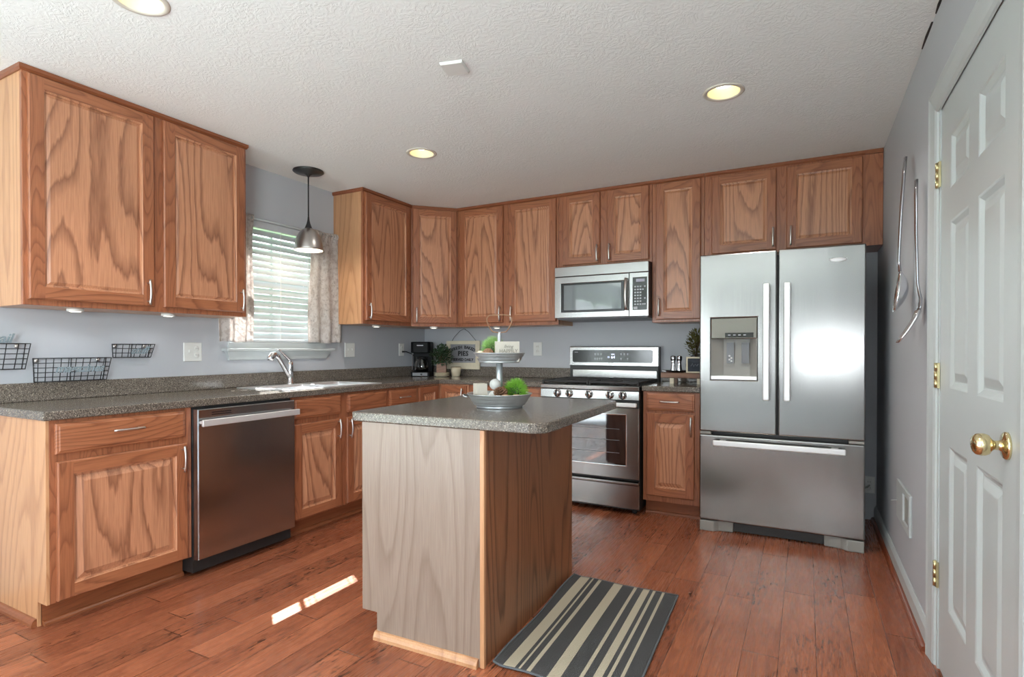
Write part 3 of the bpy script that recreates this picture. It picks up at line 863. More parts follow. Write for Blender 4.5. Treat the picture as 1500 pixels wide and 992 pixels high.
# ------------------------------------------------------------------ dishwasher
t = thing('dishwasher', 'stainless steel dishwasher built in below the counter', 'dishwasher', (0.3, -2.465, 0))
y0, y1 = -2.768, -2.163
obj('tub', MB(t).box(0.03, 0.612, y0 - 0.003, y1 + 0.003, 0.02, 0.872), M['black_matte'], t)
mb = MB(t); q = []
for ins, x in ((0, 0.613), (0, 0.652), (0.004, 0.657)):
    q.append([(x, y0 + ins, 0.09 + ins), (x, y1 - ins, 0.09 + ins), (x, y1 - ins, 0.863 - ins), (x, y0 + ins, 0.863 - ins)])
mb.rings(q)
dwd = obj('door_panel', mb, M['steel_dw'], t)
mb = MB(t); mb.tube([(0.657, y0 + 0.012, 0.796), (0.69, y0 + 0.012, 0.796)], 0.008, 8); mb.tube([(0.657, y1 - 0.012, 0.796), (0.69, y1 - 0.012, 0.796)], 0.008, 8)
mb.box(0.686, 0.702, y0 + 0.0, y1 - 0.0, 0.778, 0.812)
obj('handle_bar', mb, M['handle_pale'], dwd, bevel=0.006, seg=3)
mb = MB(t)
for z in (0.829, 0.84): mb.box(0.6565, 0.658, y0 + 0.075, y0 + 0.185, z, z + 0.005)
obj('vent_slot', mb, M['black'], dwd)
obj('toe_panel', MB(t).box(0.50, 0.515, y0, y1, 0.01, 0.088), M['black_matte'], t)

# ------------------------------------------------------------------ gas range
t = thing('gas_range', 'stainless steel gas range with black grates and five knobs', 'stove', (1.98, -0.36, 0))
x0, x1 = 1.603, 2.361; yf = -0.655
obj('body', MB(t).box(x0 + 0.002, x1 - 0.002, yf + 0.004, -0.005, 0.03, 0.902), M['black_side'], t)
mb = MB(t); mb.grid([x0, x1], [yf - 0.018, -0.09], 0.895, 0.908, lambda a, b: False)
obj('cooktop', mb, M['black'], t, bevel=0.004)
mb = MB(t); mb.rings([[(x, yf - 0.018, 0.878), (x, yf - 0.02, 0.906), (x, yf + 0.02, 0.912), (x, yf + 0.02, 0.878)] for x in (x0 + 0.001, x1 - 0.001)])
obj('front_rail', mb, M['steel_h'], t, bevel=0.003)
mb = MB(t); mb.rings([[(x, yf - 0.022, 0.81), (x, yf - 0.018, 0.873), (x, yf + 0.01, 0.873), (x, yf + 0.01, 0.81)] for x in (x0, x1)])
cp = obj('control_panel', mb, M['steel_h'], t, bevel=0.003)
for kx in (1.744, 1.838, 1.992, 2.149, 2.244):
    kn = obj('burner_knob', MB(t).lathe([(0.029, 0.0), (0.03, 0.004), (0.026, 0.007), (0.0235, 0.009), (0.022, 0.026), (0.02, 0.029), (0.004, 0.03)], (kx, yf - 0.020, 0.843), (0, -1, 0), 28), M['chrome'], t)
    mb = MB(t); mb.box(kx - 0.0065, kx + 0.0065, yf - 0.062, yf - 0.022, 0.82, 0.866)
    obj('knob_grip', mb, M['black'], kn, bevel=0.004)
# oven door with window
mb = MB(t); mb.grid([x0, 1.698, 2.268, x1], [0.252, 0.345, 0.703, 0.757], yf - 0.024, yf, lambda a, b: 1.698 < a < 2.268 and 0.345 < b < 0.703, 'y')
ovd = obj('oven_door', mb, M['steel_h'], t, bevel=0.004)
obj('oven_window', MB(t).box(1.698, 2.268, yf - 0.021, yf - 0.01, 0.345, 0.703), M['oven_glass'], ovd)
mb = MB(t); mb.grid([1.690, 1.700, 2.266, 2.276], [0.337, 0.347, 0.701, 0.711], yf - 0.027, yf - 0.02, lambda a, b: 1.70 < a < 2.266 and 0.347 < b < 0.701, 'y')
obj('window_bezel', mb, M['chrome'], ovd, bevel=0.003)
mb = MB(t)
for z in (0.43, 0.52, 0.60): mb.box(1.75, 2.22, yf - 0.0218, yf - 0.0208, z, z + 0.003)
obj('rack_lines', mb, M['grey_plastic'], ovd)
mb = MB(t)
mb.box(x0 + 0.003, x1 - 0.003, yf - 0.012, yf, 0.757, 0.81)
obj('vent_gap', mb, M['black_matte'], t)
mb = MB(t); mb.box(x0 + 0.02, x1 - 0.006, yf - 0.075, yf - 0.052, 0.764, 0.795)
for a in (x0 + 0.05, x1 - 0.04): mb.box(a - 0.012, a + 0.012, yf - 0.054, yf - 0.02, 0.762, 0.785)
obj('oven_handle', mb, M['handle_pale'], ovd, bevel=0.006, seg=3)
mb = MB(t); mb.box(x0, x1, yf - 0.022, yf, 0.045, 0.228)
mb.rings([[(x, yf - 0.022, 0.208), (x, yf - 0.036, 0.216), (x, yf - 0.036, 0.232), (x, yf, 0.238), (x, yf, 0.208)] for x in (x0, x1)])
obj('bottom_drawer', mb, M['steel_h'], t, bevel=0.003)
for a in (x0 + 0.05, x1 - 0.05):
    obj('foot', MB(t).lathe([(0.018, 0.0), (0.018, 0.012), (0.012, 0.03)], (a, yf + 0.05, 0), n=16), M['black_matte'], t)
# backguard
mb = MB(t); mb.box(x0 + 0.002, x1 - 0.002, -0.085, -0.006, 0.902, 1.19)
obj('backguard', mb, M['black_side'], t, bevel=0.004)
mb = MB(t); mb.rings([[(x, -0.098, 1.032), (x, -0.09, 1.19), (x, -0.08, 1.196), (x, -0.07, 1.19), (x, -0.07, 1.032)] for x in (x0, x1)])
bg_ = obj('backguard_trim', mb, M['steel_h'], t, bevel=0.004)
mb = MB(t)
q = []
for k in range(32):
    an = 2 * pi * k / 32; cx = 1.974 + (0.322 if cos(an) > 0 else -0.322); cz = 1.112 + (0.034 if sin(an) > 0 else -0.034)
    q.append((cx + 0.018 * cos(an), cz + 0.018 * sin(an)))
mb.prism(q, -0.1005, -0.09, 'y')
gl = obj('control_glass', mb, M['black_glass'], bg_)
mb = MB(t)
for r_ in range(2):
    for k in range(4):
        if r_ == 0 and k == 3: continue
        cx = 1.836 + k * (0.026 if r_ == 0 else 0.019); cz = 1.132 - r_ * 0.038
        mb.box(cx - 0.006, cx + 0.006, -0.1015, -0.1004, cz - 0.007, cz + 0.005); mb.box(cx - 0.004, cx + 0.004, -0.1015, -0.1004, cz - 0.013, cz - 0.010)
    for k in range(3):
        if r_ == 1 and k == 1: continue
        cx = 2.058 + k * 0.027; cz = 1.132 - r_ * 0.038
        mb.box(cx - 0.006, cx + 0.006, -0.1015, -0.1004, cz - 0.006, cz + 0.005); mb.box(cx - 0.003, cx + 0.003, -0.1015, -0.1004, cz - 0.013, cz - 0.010)
mb.box(1.655, 1.683, -0.1015, -0.1004, 1.143, 1.147)
obj('control_print', mb, M['button'], bg_)
TP = Matrix.Rotation(pi / 2, 4, 'X')
mb = MB(t); text_mb(mb, '64', 0.034, Matrix.Translation((1.99, -0.1008, 1.104)) @ TP, 0.0005); text_mb(mb, '72', 0.018, Matrix.Translation((1.952, -0.1008, 1.104)) @ TP, 0.0005)
mb.box(1.975, 2.003, -0.1012, -0.1004, 1.126, 1.131)
obj('lit_clock', mb, M['digit'], bg_)
mb = MB(t); mb.lathe([(0.022, 0.0), (0.022, 0.0015), (0.017, 0.002), (0.003, 0.002)], (1.968, -0.0965, 1.052), (0, -1, 0), 28, sy=0.42)
obj('oval_badge', mb, M['pewter'], bg_)
mb = MB(t); mb.box(x0 + 0.03, x1 - 0.012, -0.095, -0.084, 0.92, 0.998)
obj('rear_panel', mb, M['steel_h'], t, bevel=0.003)
# grates and burners
for gx0, gx1 in ((x0 + 0.006, 1.98), (1.984, x1 - 0.006)):
    mb = MB(t); ga, gb = yf + 0.0, -0.105; z = 0.938
    for yy in (ga, gb, (ga + gb) / 2): mb.box(gx0, gx1, yy - 0.007, yy + 0.007, z - 0.014, z)
    for xx in (gx0 + 0.007, gx1 - 0.007, (gx0 + gx1) / 2): mb.box(xx - 0.007, xx + 0.007, ga, gb, z - 0.014, z)
    for fy in (0.25, 0.75):
        for s in (-1, 1):
            cy = ga + (gb - ga) * fy; cx = (gx0 + gx1) / 2
            mb.box(cx + s * 0.03, cx + s * 0.14, cy - 0.005, cy + 0.005, z - 0.01, z + 0.002)
            mb.box(gx0 + 0.02, gx1 - 0.02, cy + s * 0.075 - 0.005, cy + s * 0.075 + 0.005, z - 0.012, z)
    for xx in (gx0 + 0.008, gx1 - 0.008):
        for yy in (ga + 0.004, gb - 0.004): mb.box(xx - 0.008, xx + 0.008, yy - 0.008, yy + 0.008, 0.907, z)
    obj('grate', mb, M['iron'], t, bevel=0.002)
for bx in (1.79, 2.17):
    for by in (-0.52, -0.24):
        obj('burner', MB(t).lathe([(0.05, 0.908), (0.05, 0.913), (0.036, 0.914), (0.036, 0.921), (0.03, 0.924), (0.004, 0.924)], (bx, by, 0), n=24), M['black_matte'], t)

# ------------------------------------------------------------------ over-the-range microwave
t = thing('microwave', 'stainless steel microwave mounted above the range', 'microwave', (1.98, -0.2, 1.41))
x0, x1 = 1.603, 2.359; yf = -0.41
obj('body', MB(t).box(x0, x1, yf + 0.02, -0.004, 1.424, 1.8265), M['black_side'], t)
obj('vent_strip', MB(t).box(x0, x1, yf, yf + 0.02, 1.748, 1.8245), M['steel_h'], t, bevel=0.003)
mb = MB(t); mb.grid([x0, 1.658, 2.176, 2.212], [1.419, 1.464, 1.692, 1.744], yf, yf + 0.02, lambda a, b: 1.658 < a < 2.176 and 1.464 < b < 1.692, 'y')
md = obj('door', mb, M['steel_h'], t, bevel=0.003)
mb = MB(t); mb.grid([1.658, 1.683, 2.15, 2.176], [1.464, 1.48, 1.678, 1.692], yf + 0.001, yf + 0.012, lambda a, b: 1.683 < a < 2.15 and 1.48 < b < 1.678, 'y')
obj('window_frame', mb, M['black'], md, bevel=0.002)
obj('window_glass', MB(t).box(1.683, 2.15, yf + 0.004, yf + 0.01, 1.48, 1.678), plain('microwave_window', (0.10, 0.11, 0.11), 0.08, Coat_Weight=1.0, Coat_Roughness=0.03, Coat_IOR=1.9), md)
mb = MB(t)
pts = [(2.195, yf - 0.018 - 0.022 * (1 - (s / 5) ** 2), 1.586 + s * 0.0236) for s in range(-5, 6)]
mb.tube(pts, 0.0125, 12, flat=1.0); mb.tube([(2.195, yf, 1.478), (2.195, yf - 0.022, 1.478)], 0.010, 10); mb.tube([(2.195, yf, 1.694), (2.195, yf - 0.022, 1.694)], 0.010, 10)
obj('handle', mb, M['nickel'], md)
mb = MB(t); mb.grid([2.215, 2.241, 2.347, x1], [1.419, 1.466, 1.708, 1.744], yf, yf + 0.02, lambda a, b: 2.241 < a < 2.347 and 1.466 < b < 1.708, 'y')
kp = obj('control_panel', mb, M['steel_h'], t, bevel=0.002)
obj('keypad', MB(t).box(2.241, 2.347, yf + 0.003, yf + 0.015, 1.466, 1.708), M['black_glass'], kp)
mb = MB(t)
for r_ in range(7):
    for k in range(3): mb.box(2.252 + k * 0.02, 2.265 + k * 0.02, yf + 0.0015, yf + 0.0035, 1.634 - r_ * 0.022, 1.645 - r_ * 0.022)
for r_, c_ in ((0, 1), (1, 0), (4, 1), (6, 0), (6, 1)): mb.box(2.312 + c_ * 0.014, 2.322 + c_ * 0.014, yf + 0.0015, yf + 0.0035, 1.634 - r_ * 0.022, 1.645 - r_ * 0.022)
mb.box(2.247, 2.275, yf + 0.0015, yf + 0.0035, 1.47, 1.49)
obj('keypad_print', mb, M['button'], kp)
obj('display', MB(t).box(2.265, 2.33, yf + 0.001, yf + 0.0035, 1.675, 1.697), M['lcd'], kp)
mb = MB(t); mb.rings([[(x, yf + 0.002, 1.419), (x, yf + 0.01, 1.408), (x, -0.02, 1.402), (x, -0.02, 1.424), (x, yf + 0.02, 1.424)] for x in (x0 + 0.02, x1 - 0.004)])
obj('underside_grille', mb, M['grey_plastic'], t)

# ------------------------------------------------------------------ refrigerator
t = thing('refrigerator', 'stainless steel french door refrigerator with water dispenser', 'fridge', (3.237, -0.4, 0))
x0, x1 = 2.783, 3.691; yf = -0.776
obj('body', MB(t).box(x0 + 0.004, x1 - 0.004, yf + 0.07, -0.03, 0.03, 1.755), M['black_side'], t, bevel=0.004)
ds = (2.853, 3.123, 0.978, 1.368)
mb = MB(t); mb.grid([x0, ds[0], ds[1], 3.232], [0.645, ds[2], ds[3], 1.775], yf, yf + 0.064, lambda a, b: ds[0] < a < ds[1] and ds[2] < b < ds[3], 'y')
ld = obj('fridge_door', mb, M['steel'], t, bevel=0.008, seg=3)
mb = MB(t); mb.box(3.242, x1, yf, yf + 0.064, 0.645, 1.775)
rd = obj('fridge_door', mb, M['steel'], t, bevel=0.008, seg=3)
mb = MB(t); mb.box(x0, x1, yf, yf + 0.064, 0.075, 0.622)
fd = obj('freezer_drawer', mb, M['steel'], t, bevel=0.008, seg=3)
for par, xc in ((ld, 3.177), (rd, 3.291)):
    mb = MB(t); mb.box(xc - 0.018, xc + 0.018, yf - 0.058, yf - 0.042, 0.86, 1.57)
    for z in (0.905, 1.525): mb.box(xc - 0.014, xc + 0.014, yf - 0.044, yf + 0.004, z - 0.02, z + 0.02)
    obj('door_handle', mb, M['handle_pale'], par, bevel=0.006, seg=3)
mb = MB(t); mb.box(2.872, 3.594, yf - 0.058, yf - 0.042, 0.562, 0.598)
for x in (2.925, 3.54): mb.box(x - 0.02, x + 0.02, yf - 0.044, yf + 0.004, 0.566, 0.594)
obj('drawer_handle', mb, M['handle_pale'], fd, bevel=0.006, seg=3)
mb = MB(t); mb.lathe([(0.042, 0.0), (0.042, 0.0018), (0.038, 0.0026), (0.004, 0.0026)], (3.552, yf - 0.0002, 1.692), (0, -1, 0), 32, sy=0.28)
obj('oval_badge', mb, M['handle_pale'], rd)
mb = MB(t); mb.smooth = True
mb.tube([(3.552 + 0.046 * cos(a), yf - 0.0022, 1.695 + 0.0085 * sin(a)) for a in [2.4 + i * 0.26 for i in range(18)]], 0.0014, 6)
obj('badge_swoosh', mb, M['handle_pale'], rd)
# dispenser
mb = MB(t); mb.box(ds[0], ds[1], yf - 0.003, yf + 0.05, 1.238, ds[3])
dp = obj('dispenser_panel', mb, M['mirror_dark'], ld, bevel=0.004)
mb = MB(t)
for (a, b, c_, e) in ((ds[0], ds[0] + 0.004, 1.0, 1.24), (ds[1] - 0.004, ds[1], 1.0, 1.24)): mb.box(a, b, yf, yf + 0.06, c_, e)
q = [(ds[0], yf + 0.003), (ds[0] + 0.07, yf + 0.05), (ds[1] - 0.045, yf + 0.05), (ds[1], yf + 0.003), (ds[1], yf + 0.062), (ds[0], yf + 0.062)]
mb.prism(q, 1.0, 1.24, 'z')
obj('dispenser_recess', mb, M['feet_plastic'], ld)
mb = MB(t); mb.box(ds[0], ds[1], yf - 0.006, yf + 0.06, 0.978, 1.003)
obj('drip_tray', mb, M['handle_pale'], ld, bevel=0.003)
for xc in (2.965, 3.053):
    mb = MB(t); mb.grid([xc - 0.022, xc - 0.016, xc + 0.016, xc + 0.022], [1.082, 1.09, 1.205, 1.213], yf + 0.03, yf + 0.052, lambda a, b: xc - 0.016 < a < xc + 0.016 and 1.09 < b < 1.205, 'y')
    mb.box(xc - 0.016, xc + 0.016, yf + 0.034, yf + 0.045, 1.09, 1.205)
    obj('dispenser_paddle', mb, M['grey_plastic'], ld)
mb = MB(t)
for xc, zc in ((2.96, 1.105), (2.972, 1.115), (2.96, 1.128), (2.972, 1.095)): mb.lathe([(0.007, 0), (0.007, 0.003), (0.002, 0.003)], (xc, yf + 0.034, zc), (0, -1, 0), 10)
obj('paddle_rings', mb, M['handle_pale'], ld)
mb = MB(t)
mb.box(ds[0] + 0.085, ds[1] - 0.02, yf - 0.0045, yf - 0.002, 1.245, 1.275)
obj('dispenser_controls', mb, M['black_glass'], ld)
mb = MB(t)
for k in range(4): mb.box(2.955 + k * 0.03, 2.97 + k * 0.03, yf - 0.0055, yf - 0.004, 1.258, 1.263)
obj('dispenser_print', mb, M['button'], ld)
for a, b in ((x0, x0 + 0.075), (x1 - 0.085, x1)):
    obj('hinge_cover', MB(t).box(a + 0.004, b - 0.004, yf + 0.004, yf + 0.064, 0.6245, 0.6425), M['feet_plastic'], t, bevel=0.003)
for s, a in ((1, x0 + 0.002), (-1, x1 - 0.002)):
    mb = MB(t)
    q = [(a, yf + 0.004), (a + s * 0.085, yf + 0.004), (a + s * 0.115, yf + 0.03), (a + s * 0.2, yf + 0.045), (a + s * 0.2, yf + 0.1), (a, yf + 0.1)]
    mb.prism(q, 0.0, 0.068, 'z')
    obj('front_foot', mb, M['feet_plastic'], t, bevel=0.006)
obj('kick_grille', MB(t).box(x0 + 0.2, x1 - 0.2, yf + 0.06, yf + 0.09, 0.006, 0.07), M['black_side'], t)
obj('cable', MB(t).tube([(3.69, -0.2, 0.235), (3.73, -0.12, 0.232), (3.765, -0.05, 0.236), (3.775, -0.026, 0.24)], 0.006, 8), M['feet_plastic'], t)

# ------------------------------------------------------------------ island
IR = 0.036; IP = Vector((2.04, -2.30, 0))
t = thing('kitchen_island', 'oak kitchen island cabinet in the middle of the room', 'island', IP, IR)
ix0, ix1, iy0, iy1 = -0.275, 0.293, -0.472, 0.475
ih = 0.875
obj('cabinet_body', MB().box(ix0 + 0.019, ix1 - 0.006, iy0 + 0.005, iy1 - 0.005, 0.105, ih), M['oak_end'], t)
obj('plinth', MB().box(ix0 + 0.075, ix1 - 0.006, iy0 + 0.005, iy1 - 0.005, 0.0, 0.105), M['oak_mould'], t)
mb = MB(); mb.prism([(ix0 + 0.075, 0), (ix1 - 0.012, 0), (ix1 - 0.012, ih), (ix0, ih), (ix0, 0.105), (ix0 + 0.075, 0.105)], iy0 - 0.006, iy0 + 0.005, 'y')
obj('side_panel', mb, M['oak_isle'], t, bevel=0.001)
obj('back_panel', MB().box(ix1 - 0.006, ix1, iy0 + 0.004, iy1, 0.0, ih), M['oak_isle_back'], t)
obj('corner_strip', MB().box(ix1 - 0.014, ix1 + 0.005, iy0 - 0.010, iy0 + 0.008, 0.0, ih), M['oak_end'], t, bevel=0.003)
mb = MB(); mb.rings([[(x, iy0 - 0.006 - 0.019 * q[0], 0.032 * q[1]) for q in ((0, 0), (1, 0), (0.97, 0.4), (0.75, 0.75), (0.4, 0.96), (0, 1))] for x in (ix0 + 0.07, ix1 - 0.02)])
obj('shoe_moulding', mb, M['oak_end'], t)
mb = MB(); mb.rings([[(ix0 + 0.075 - 0.019 * q[0], y, 0.032 * q[1]) for q in ((0, 0), (1, 0), (0.97, 0.4), (0.75, 0.75), (0.4, 0.96), (0, 1))] for y in (iy0, iy1)])
obj('shoe_moulding', mb, M['oak_end'], t)
obj('face_frame', MB().box(ix0, ix0 + 0.019, iy0 + 0.005, iy1 - 0.005, 0.105, ih), M['oak'], t)
for a, b, hx in ((iy0 + 0.012, -0.012, -0.04), (0.012, iy1 - 0.02, 0.04)):
    mb = MB(); mb.m = Matrix.Rotation(-pi / 2, 4, 'Z')      # local x -> -y, front -y -> -x
    raised_door(mb, -b, -a, 0.117, 0.706, ix0)
    obj('cabinet_door', mb, [M['oak_str'], M['oak_h'], M['oak']], t)
    mb = MB(); mb.m = Matrix.Rotation(-pi / 2, 4, 'Z'); slab_front(mb, -b, -a, 0.735, 0.862, ix0)
    obj('drawer_front', mb, [M['oak_str'], M['oak_h'], M['oak']], t)
t = thing('island_countertop', 'glossy dark speckled countertop slab on the island', 'countertop', (IP.x, IP.y, ih + 0.001), IR)
cx0, cx1, cy0, cy1 = -0.332, 0.535, -0.485, 0.50
q = []
for (cx, cy, a0) in ((cx1, cy0, -pi / 2), (cx1, cy1, 0), (cx0, cy1, pi / 2), (cx0, cy0, pi)):
    r_ = 0.06 if cx == cx1 else 0.02
    ox = cx - r_ if cx == cx1 else cx + r_; oy = cy + r_ if cy == cy0 else cy - r_
    for k in range(7):
        an = a0 + k * pi / 12; q.append((ox + r_ * cos(an), oy + r_ * sin(an)))
mb = MB(); mb.prism(q, 0.0, 0.038, 'z')
obj('worktop', mb, M['counter'], t, bevel=0.005, seg=3)
IZ = ih + 0.001 + 0.038

# ------------------------------------------------------------------ rug
t = thing('rug', 'charcoal and cream striped rug lying beside the island', 'rug', (2.344, -1.85, 0.0), RAD(1.9))
mb = MB()


def rugf(u, v):
    x = 0.515 * u; y = -0.885 * v
    z = 0.006 + 0.016 * max(0, 1 - u / 0.10) ** 2 * (0.6 + 0.4 * sin(v * 9)) + 0.0015 * sin(u * 11 + v * 5) + 0.0015
    return (x, y + 0.006 * sin(u * 7), z)


mb.sheet(rugf, 40, 50)
obj('woven_mat', mb, M['rug'], t, solid=0.005)
mb = MB()
for path in ([rugf(0, i / 40) for i in range(41)], [rugf(1, i / 40) for i in range(41)], [rugf(i / 40, 0) for i in range(41)], [rugf(i / 40, 1) for i in range(41)]):
    mb.tube(path, 0.0042, 6)
obj('edge_binding', mb, M['rug_edge'], t)

# ------------------------------------------------------------------ blinds, curtains, rod
t = thing('window_blind', 'white horizontal slat blind hanging in the kitchen window', 'blind', (-0.02, -1.73, 1.22))
by0, by1 = -2.115, -1.345
obj('head_rail', MB(t).box(-0.045, 0.012, by0, by1, 2.022, 2.066), M['slat'], t, bevel=0.003)
mb = MB(t); n = 17; th = RAD(54.3)
for i in range(n):
    z = 1.995 - i * 0.0455; pts = []
    for k in range(5):
        s = -0.5 + k / 4; w = 0.05 * s; c_ = 0.001 * (1 - 4 * s * s)
        pts.append((-0.018 + w * cos(th) + c_ * sin(th), z - w * sin(th) + c_ * cos(th)))
    up = [(x, zz) for x, zz in pts]; dn = [(x, zz - 0.0028) for x, zz in pts][::-1]
    mb.prism(up + dn, by0 + 0.004, by1 - 0.004, 'y')
obj('slats', mb, M['slat'], t)
obj('bottom_rail', MB(t).box(-0.042, 0.006, by0 + 0.003, by1 - 0.003, 1.219, 1.236), M['slat'], t, bevel=0.003)
mb = MB(t)
for yy in (-1.98, -1.73, -1.48):
    for xx in (-0.043, 0.008): mb.box(xx - 0.0008, xx + 0.0008, yy - 0.002, yy + 0.002, 1.235, 2.024)
obj('ladder_cords', mb, M['white_plate'], t)
t = thing('curtain_rod', 'slim white curtain rod across the top of the kitchen window', 'curtain rod', (0.045, -1.72, 2.07))
obj('rod', MB(t).tube([(0.045, -2.28, 2.07), (0.045, -1.17, 2.07)], 0.008, 10), M['white'], t)
for yy in (-2.27, -1.18):
    obj('bracket', MB(t).box(0.0, 0.05, yy - 0.006, yy + 0.006, 2.06, 2.08), M['white'], t)


def curtain(label, ya, yb, taper, seed):
    t = thing('curtain', label, 'curtain', (0.045, (ya + yb) / 2, 1.22))
    mb = MB(t); rnd = random.Random(seed); ph = rnd.random() * 6

    def f(u, v):
        z = 2.09 - v * 0.87
        k = 1 + taper * sin(v * pi * 0.9)
        ym = ya if taper > 0 else yb
        y = ya + (yb - ya) * u
        fold = 0.016 * (0.35 + 0.65 * v) * sin(u * 5.5 * pi + ph + 0.6 * v) + 0.004 * sin(u * 17 + v * 3)
        if v < 0.06: fold = fold * 0.6 + 0.004 * sin(u * 60)
        y += 0.014 * sin(v * 4 + ph) * (u - 0.5) + 0.008 * sin(v * 7 + u * 3)
        return (0.045 + fold + (0.009 if 0.02 < v < 0.03 else 0), y, z + 0.004 * sin(u * 9))
    mb.sheet(f, 60, 40)
    obj('cloth_panel', mb, M['curtain'], t, solid=0.002)


curtain('left printed beige curtain partly hidden behind the large wall cabinet', -2.255, -1.985, 1, 3)
curtain('right printed beige curtain hanging beside the single door wall cabinet', -1.50, -1.195, -1, 5)

# ------------------------------------------------------------------ pendant over the sink
px, py = 0.26, -1.70
t = thing('pendant_lamp', 'brushed metal dome pendant hanging over the sink', 'lamp', (px, py, H))
obj('canopy', MB(t).lathe([(0.104, H - 0.0005), (0.106, H - 0.008), (0.098, H - 0.014), (0.03, H - 0.024), (0.012, H - 0.034), (0.007, H - 0.045)], (px, py, 0), n=48), M['canopy'], t)
obj('cord', MB(t).tube([(px, py, H - 0.04), (px, py, 2.10)], 0.0048, 10), M['black_matte'], t)
obj('socket_cup', MB(t).lathe([(0.0055, 2.115), (0.0075, 2.09), (0.013, 2.065), (0.023, 2.038), (0.029, 2.026)], (px, py, 0), n=28), M['black_matte'], t)
sh = [(0.027, 2.030), (0.045, 2.018), (0.066, 1.994), (0.083, 1.960), (0.094, 1.92), (0.0985, 1.885), (0.0985, 1.874)]
mb = MB(t); mb.lathe(sh + [(r_ - 0.002, z) for r_, z in sh[::-1]], (px, py, 0), n=48, cap=False)
obj('lamp_shade', mb, M['pewter'], t)
obj('shade_lining', MB(t).lathe([(r_ - 0.0026, z) for r_, z in sh], (px, py, 0), n=48, cap=False), M['white_plate'], t)
obj('bulb', MB(t).ball((px, py, 1.93), 0.03, 10), M['bulb'], t)
light('pendant_bulb', 'POINT', (px, py, 1.885), (0, 0, 0), 1.5, (1, 0.86, 0.66), shadow_soft_size=0.03)

# ------------------------------------------------------------------ recessed ceiling cans
labs = ['recessed ceiling light at the top left edge of the photo', 'recessed ceiling light nearest the pendant lamp', 'recessed ceiling light in front of the fridge',
        'recessed ceiling light above the camera', 'recessed ceiling light near the patio door', 'recessed ceiling light near the front window']
for (cx, cy), lb in zip(CANS, labs):
    t = thing('recessed_light', lb, 'light', (cx, cy, H))
    obj('trim_ring', MB(t).lathe([(0.076, H - 0.001), (0.079, H - 0.005), (0.094, H - 0.0045), (0.098, H - 0.001), (0.098, H + 0.0)], (cx, cy, 0), n=48, cap=False), M['can_trim'], t)
    obj('reflector', MB(t).lathe([(0.077, H - 0.002), (0.07, H + 0.03), (0.058, H + 0.075), (0.05, H + 0.1), (0.003, H + 0.1)], (cx, cy, 0), n=40, cap=False), M['can_in'], t)
    obj('lamp_bulb', MB(t).lathe([(0.02, H + 0.098), (0.03, H + 0.07), (0.043, H + 0.045), (0.042, H + 0.036), (0.03, H + 0.03), (0.002, H + 0.028)], (cx, cy, 0), n=32), M['bulb'], t)
    light('can_lamp', 'SPOT', (cx, cy, H + 0.022), (0, 0, 0), 24, (1, 0.95, 0.88), spot_size=RAD(130), spot_blend=0.7, shadow_soft_size=0.04)
t = thing('ceiling_plate', 'small square white blank plate on the ceiling', 'plate', (1.992, -2.42, H), RAD(14))
obj('cover', MB().frus((-0.05, 0.05, -0.05, 0.05), (-0.055, 0.055, -0.055, 0.055), -0.012, 0.0), M['white_plate'], t, bevel=0.002)

# ------------------------------------------------------------------ electrical plates
def wall_plate(name, label, axis, c, w, h, gangs, cat='outlet'):
    """axis 'x': on the left wall facing +x ; 'y': on the back wall facing -y ; 'r': on the right wall facing -x"""
    rot = {'x': L, 'y': 0, 'r': -L}[axis]
    t = thing(name, label, cat, c, rot)
    mb = MB(); mb.rings([[(-w / 2 + i, y, -h / 2 + i), (w / 2 - i, y, -h / 2 + i), (w / 2 - i, y, h / 2 - i), (-w / 2 + i, y, h / 2 - i)] for i, y in ((0, 0), (0, -0.003), (0.003, -0.006))])
    obj('cover_plate', mb, M['white_plate'], t)
    for gx, kind in gangs:
        if kind == 'switch':
            mb = MB(); mb.box(gx - 0.005, gx + 0.005, -0.014, -0.005, -0.004, 0.012)
            obj('toggle', mb, M['white_plate'], t, bevel=0.002)
        else:
            for z in (-0.02, 0.02):
                mb = MB(); mb.lathe([(0.0165, 0), (0.0165, 0.0035), (0.015, 0.0045), (0.002, 0.0045)], (gx, -0.005, z), (0, -1, 0), 20)
                o = obj('receptacle', mb, M['white_plate'], t)
                mb = MB(); mb.box(gx - 0.007, gx - 0.005, -0.0102, -0.0092, z - 0.003, z + 0.006); mb.box(gx + 0.005, gx + 0.007, -0.0102, -0.0092, z - 0.003, z + 0.006)
                obj('slots', mb, M['black_matte'], o)
    return t


wall_plate('wall_outlet', 'wide white plate with switch and outlet left of the window', 'x', (0.0, -2.385, 1.154), 0.116, 0.117, [(-0.023, 'switch'), (0.023, 'out')])
wall_plate('wall_switch', 'white switch plate right of the window sill', 'x', (0.0, -1.036, 1.164), 0.113, 0.12, [(-0.023, 'switch'), (0.023, 'switch')], 'switch')
wall_plate('wall_outlet', 'white outlet with a plug in beside the coffee maker', 'x', (0.0, -0.365, 1.165), 0.073, 0.117, [(0, 'out')])
wall_plate('wall_outlet', 'white outlet on the back wall left of the range', 'y', (1.26, 0.0, 1.171), 0.086, 0.122, [(0, 'out')])
wall_plate('wall_outlet', 'dim white outlet low on the wall behind the fridge', 'y', (3.775, 0.0, 0.24), 0.07, 0.115, [(0, 'out')])

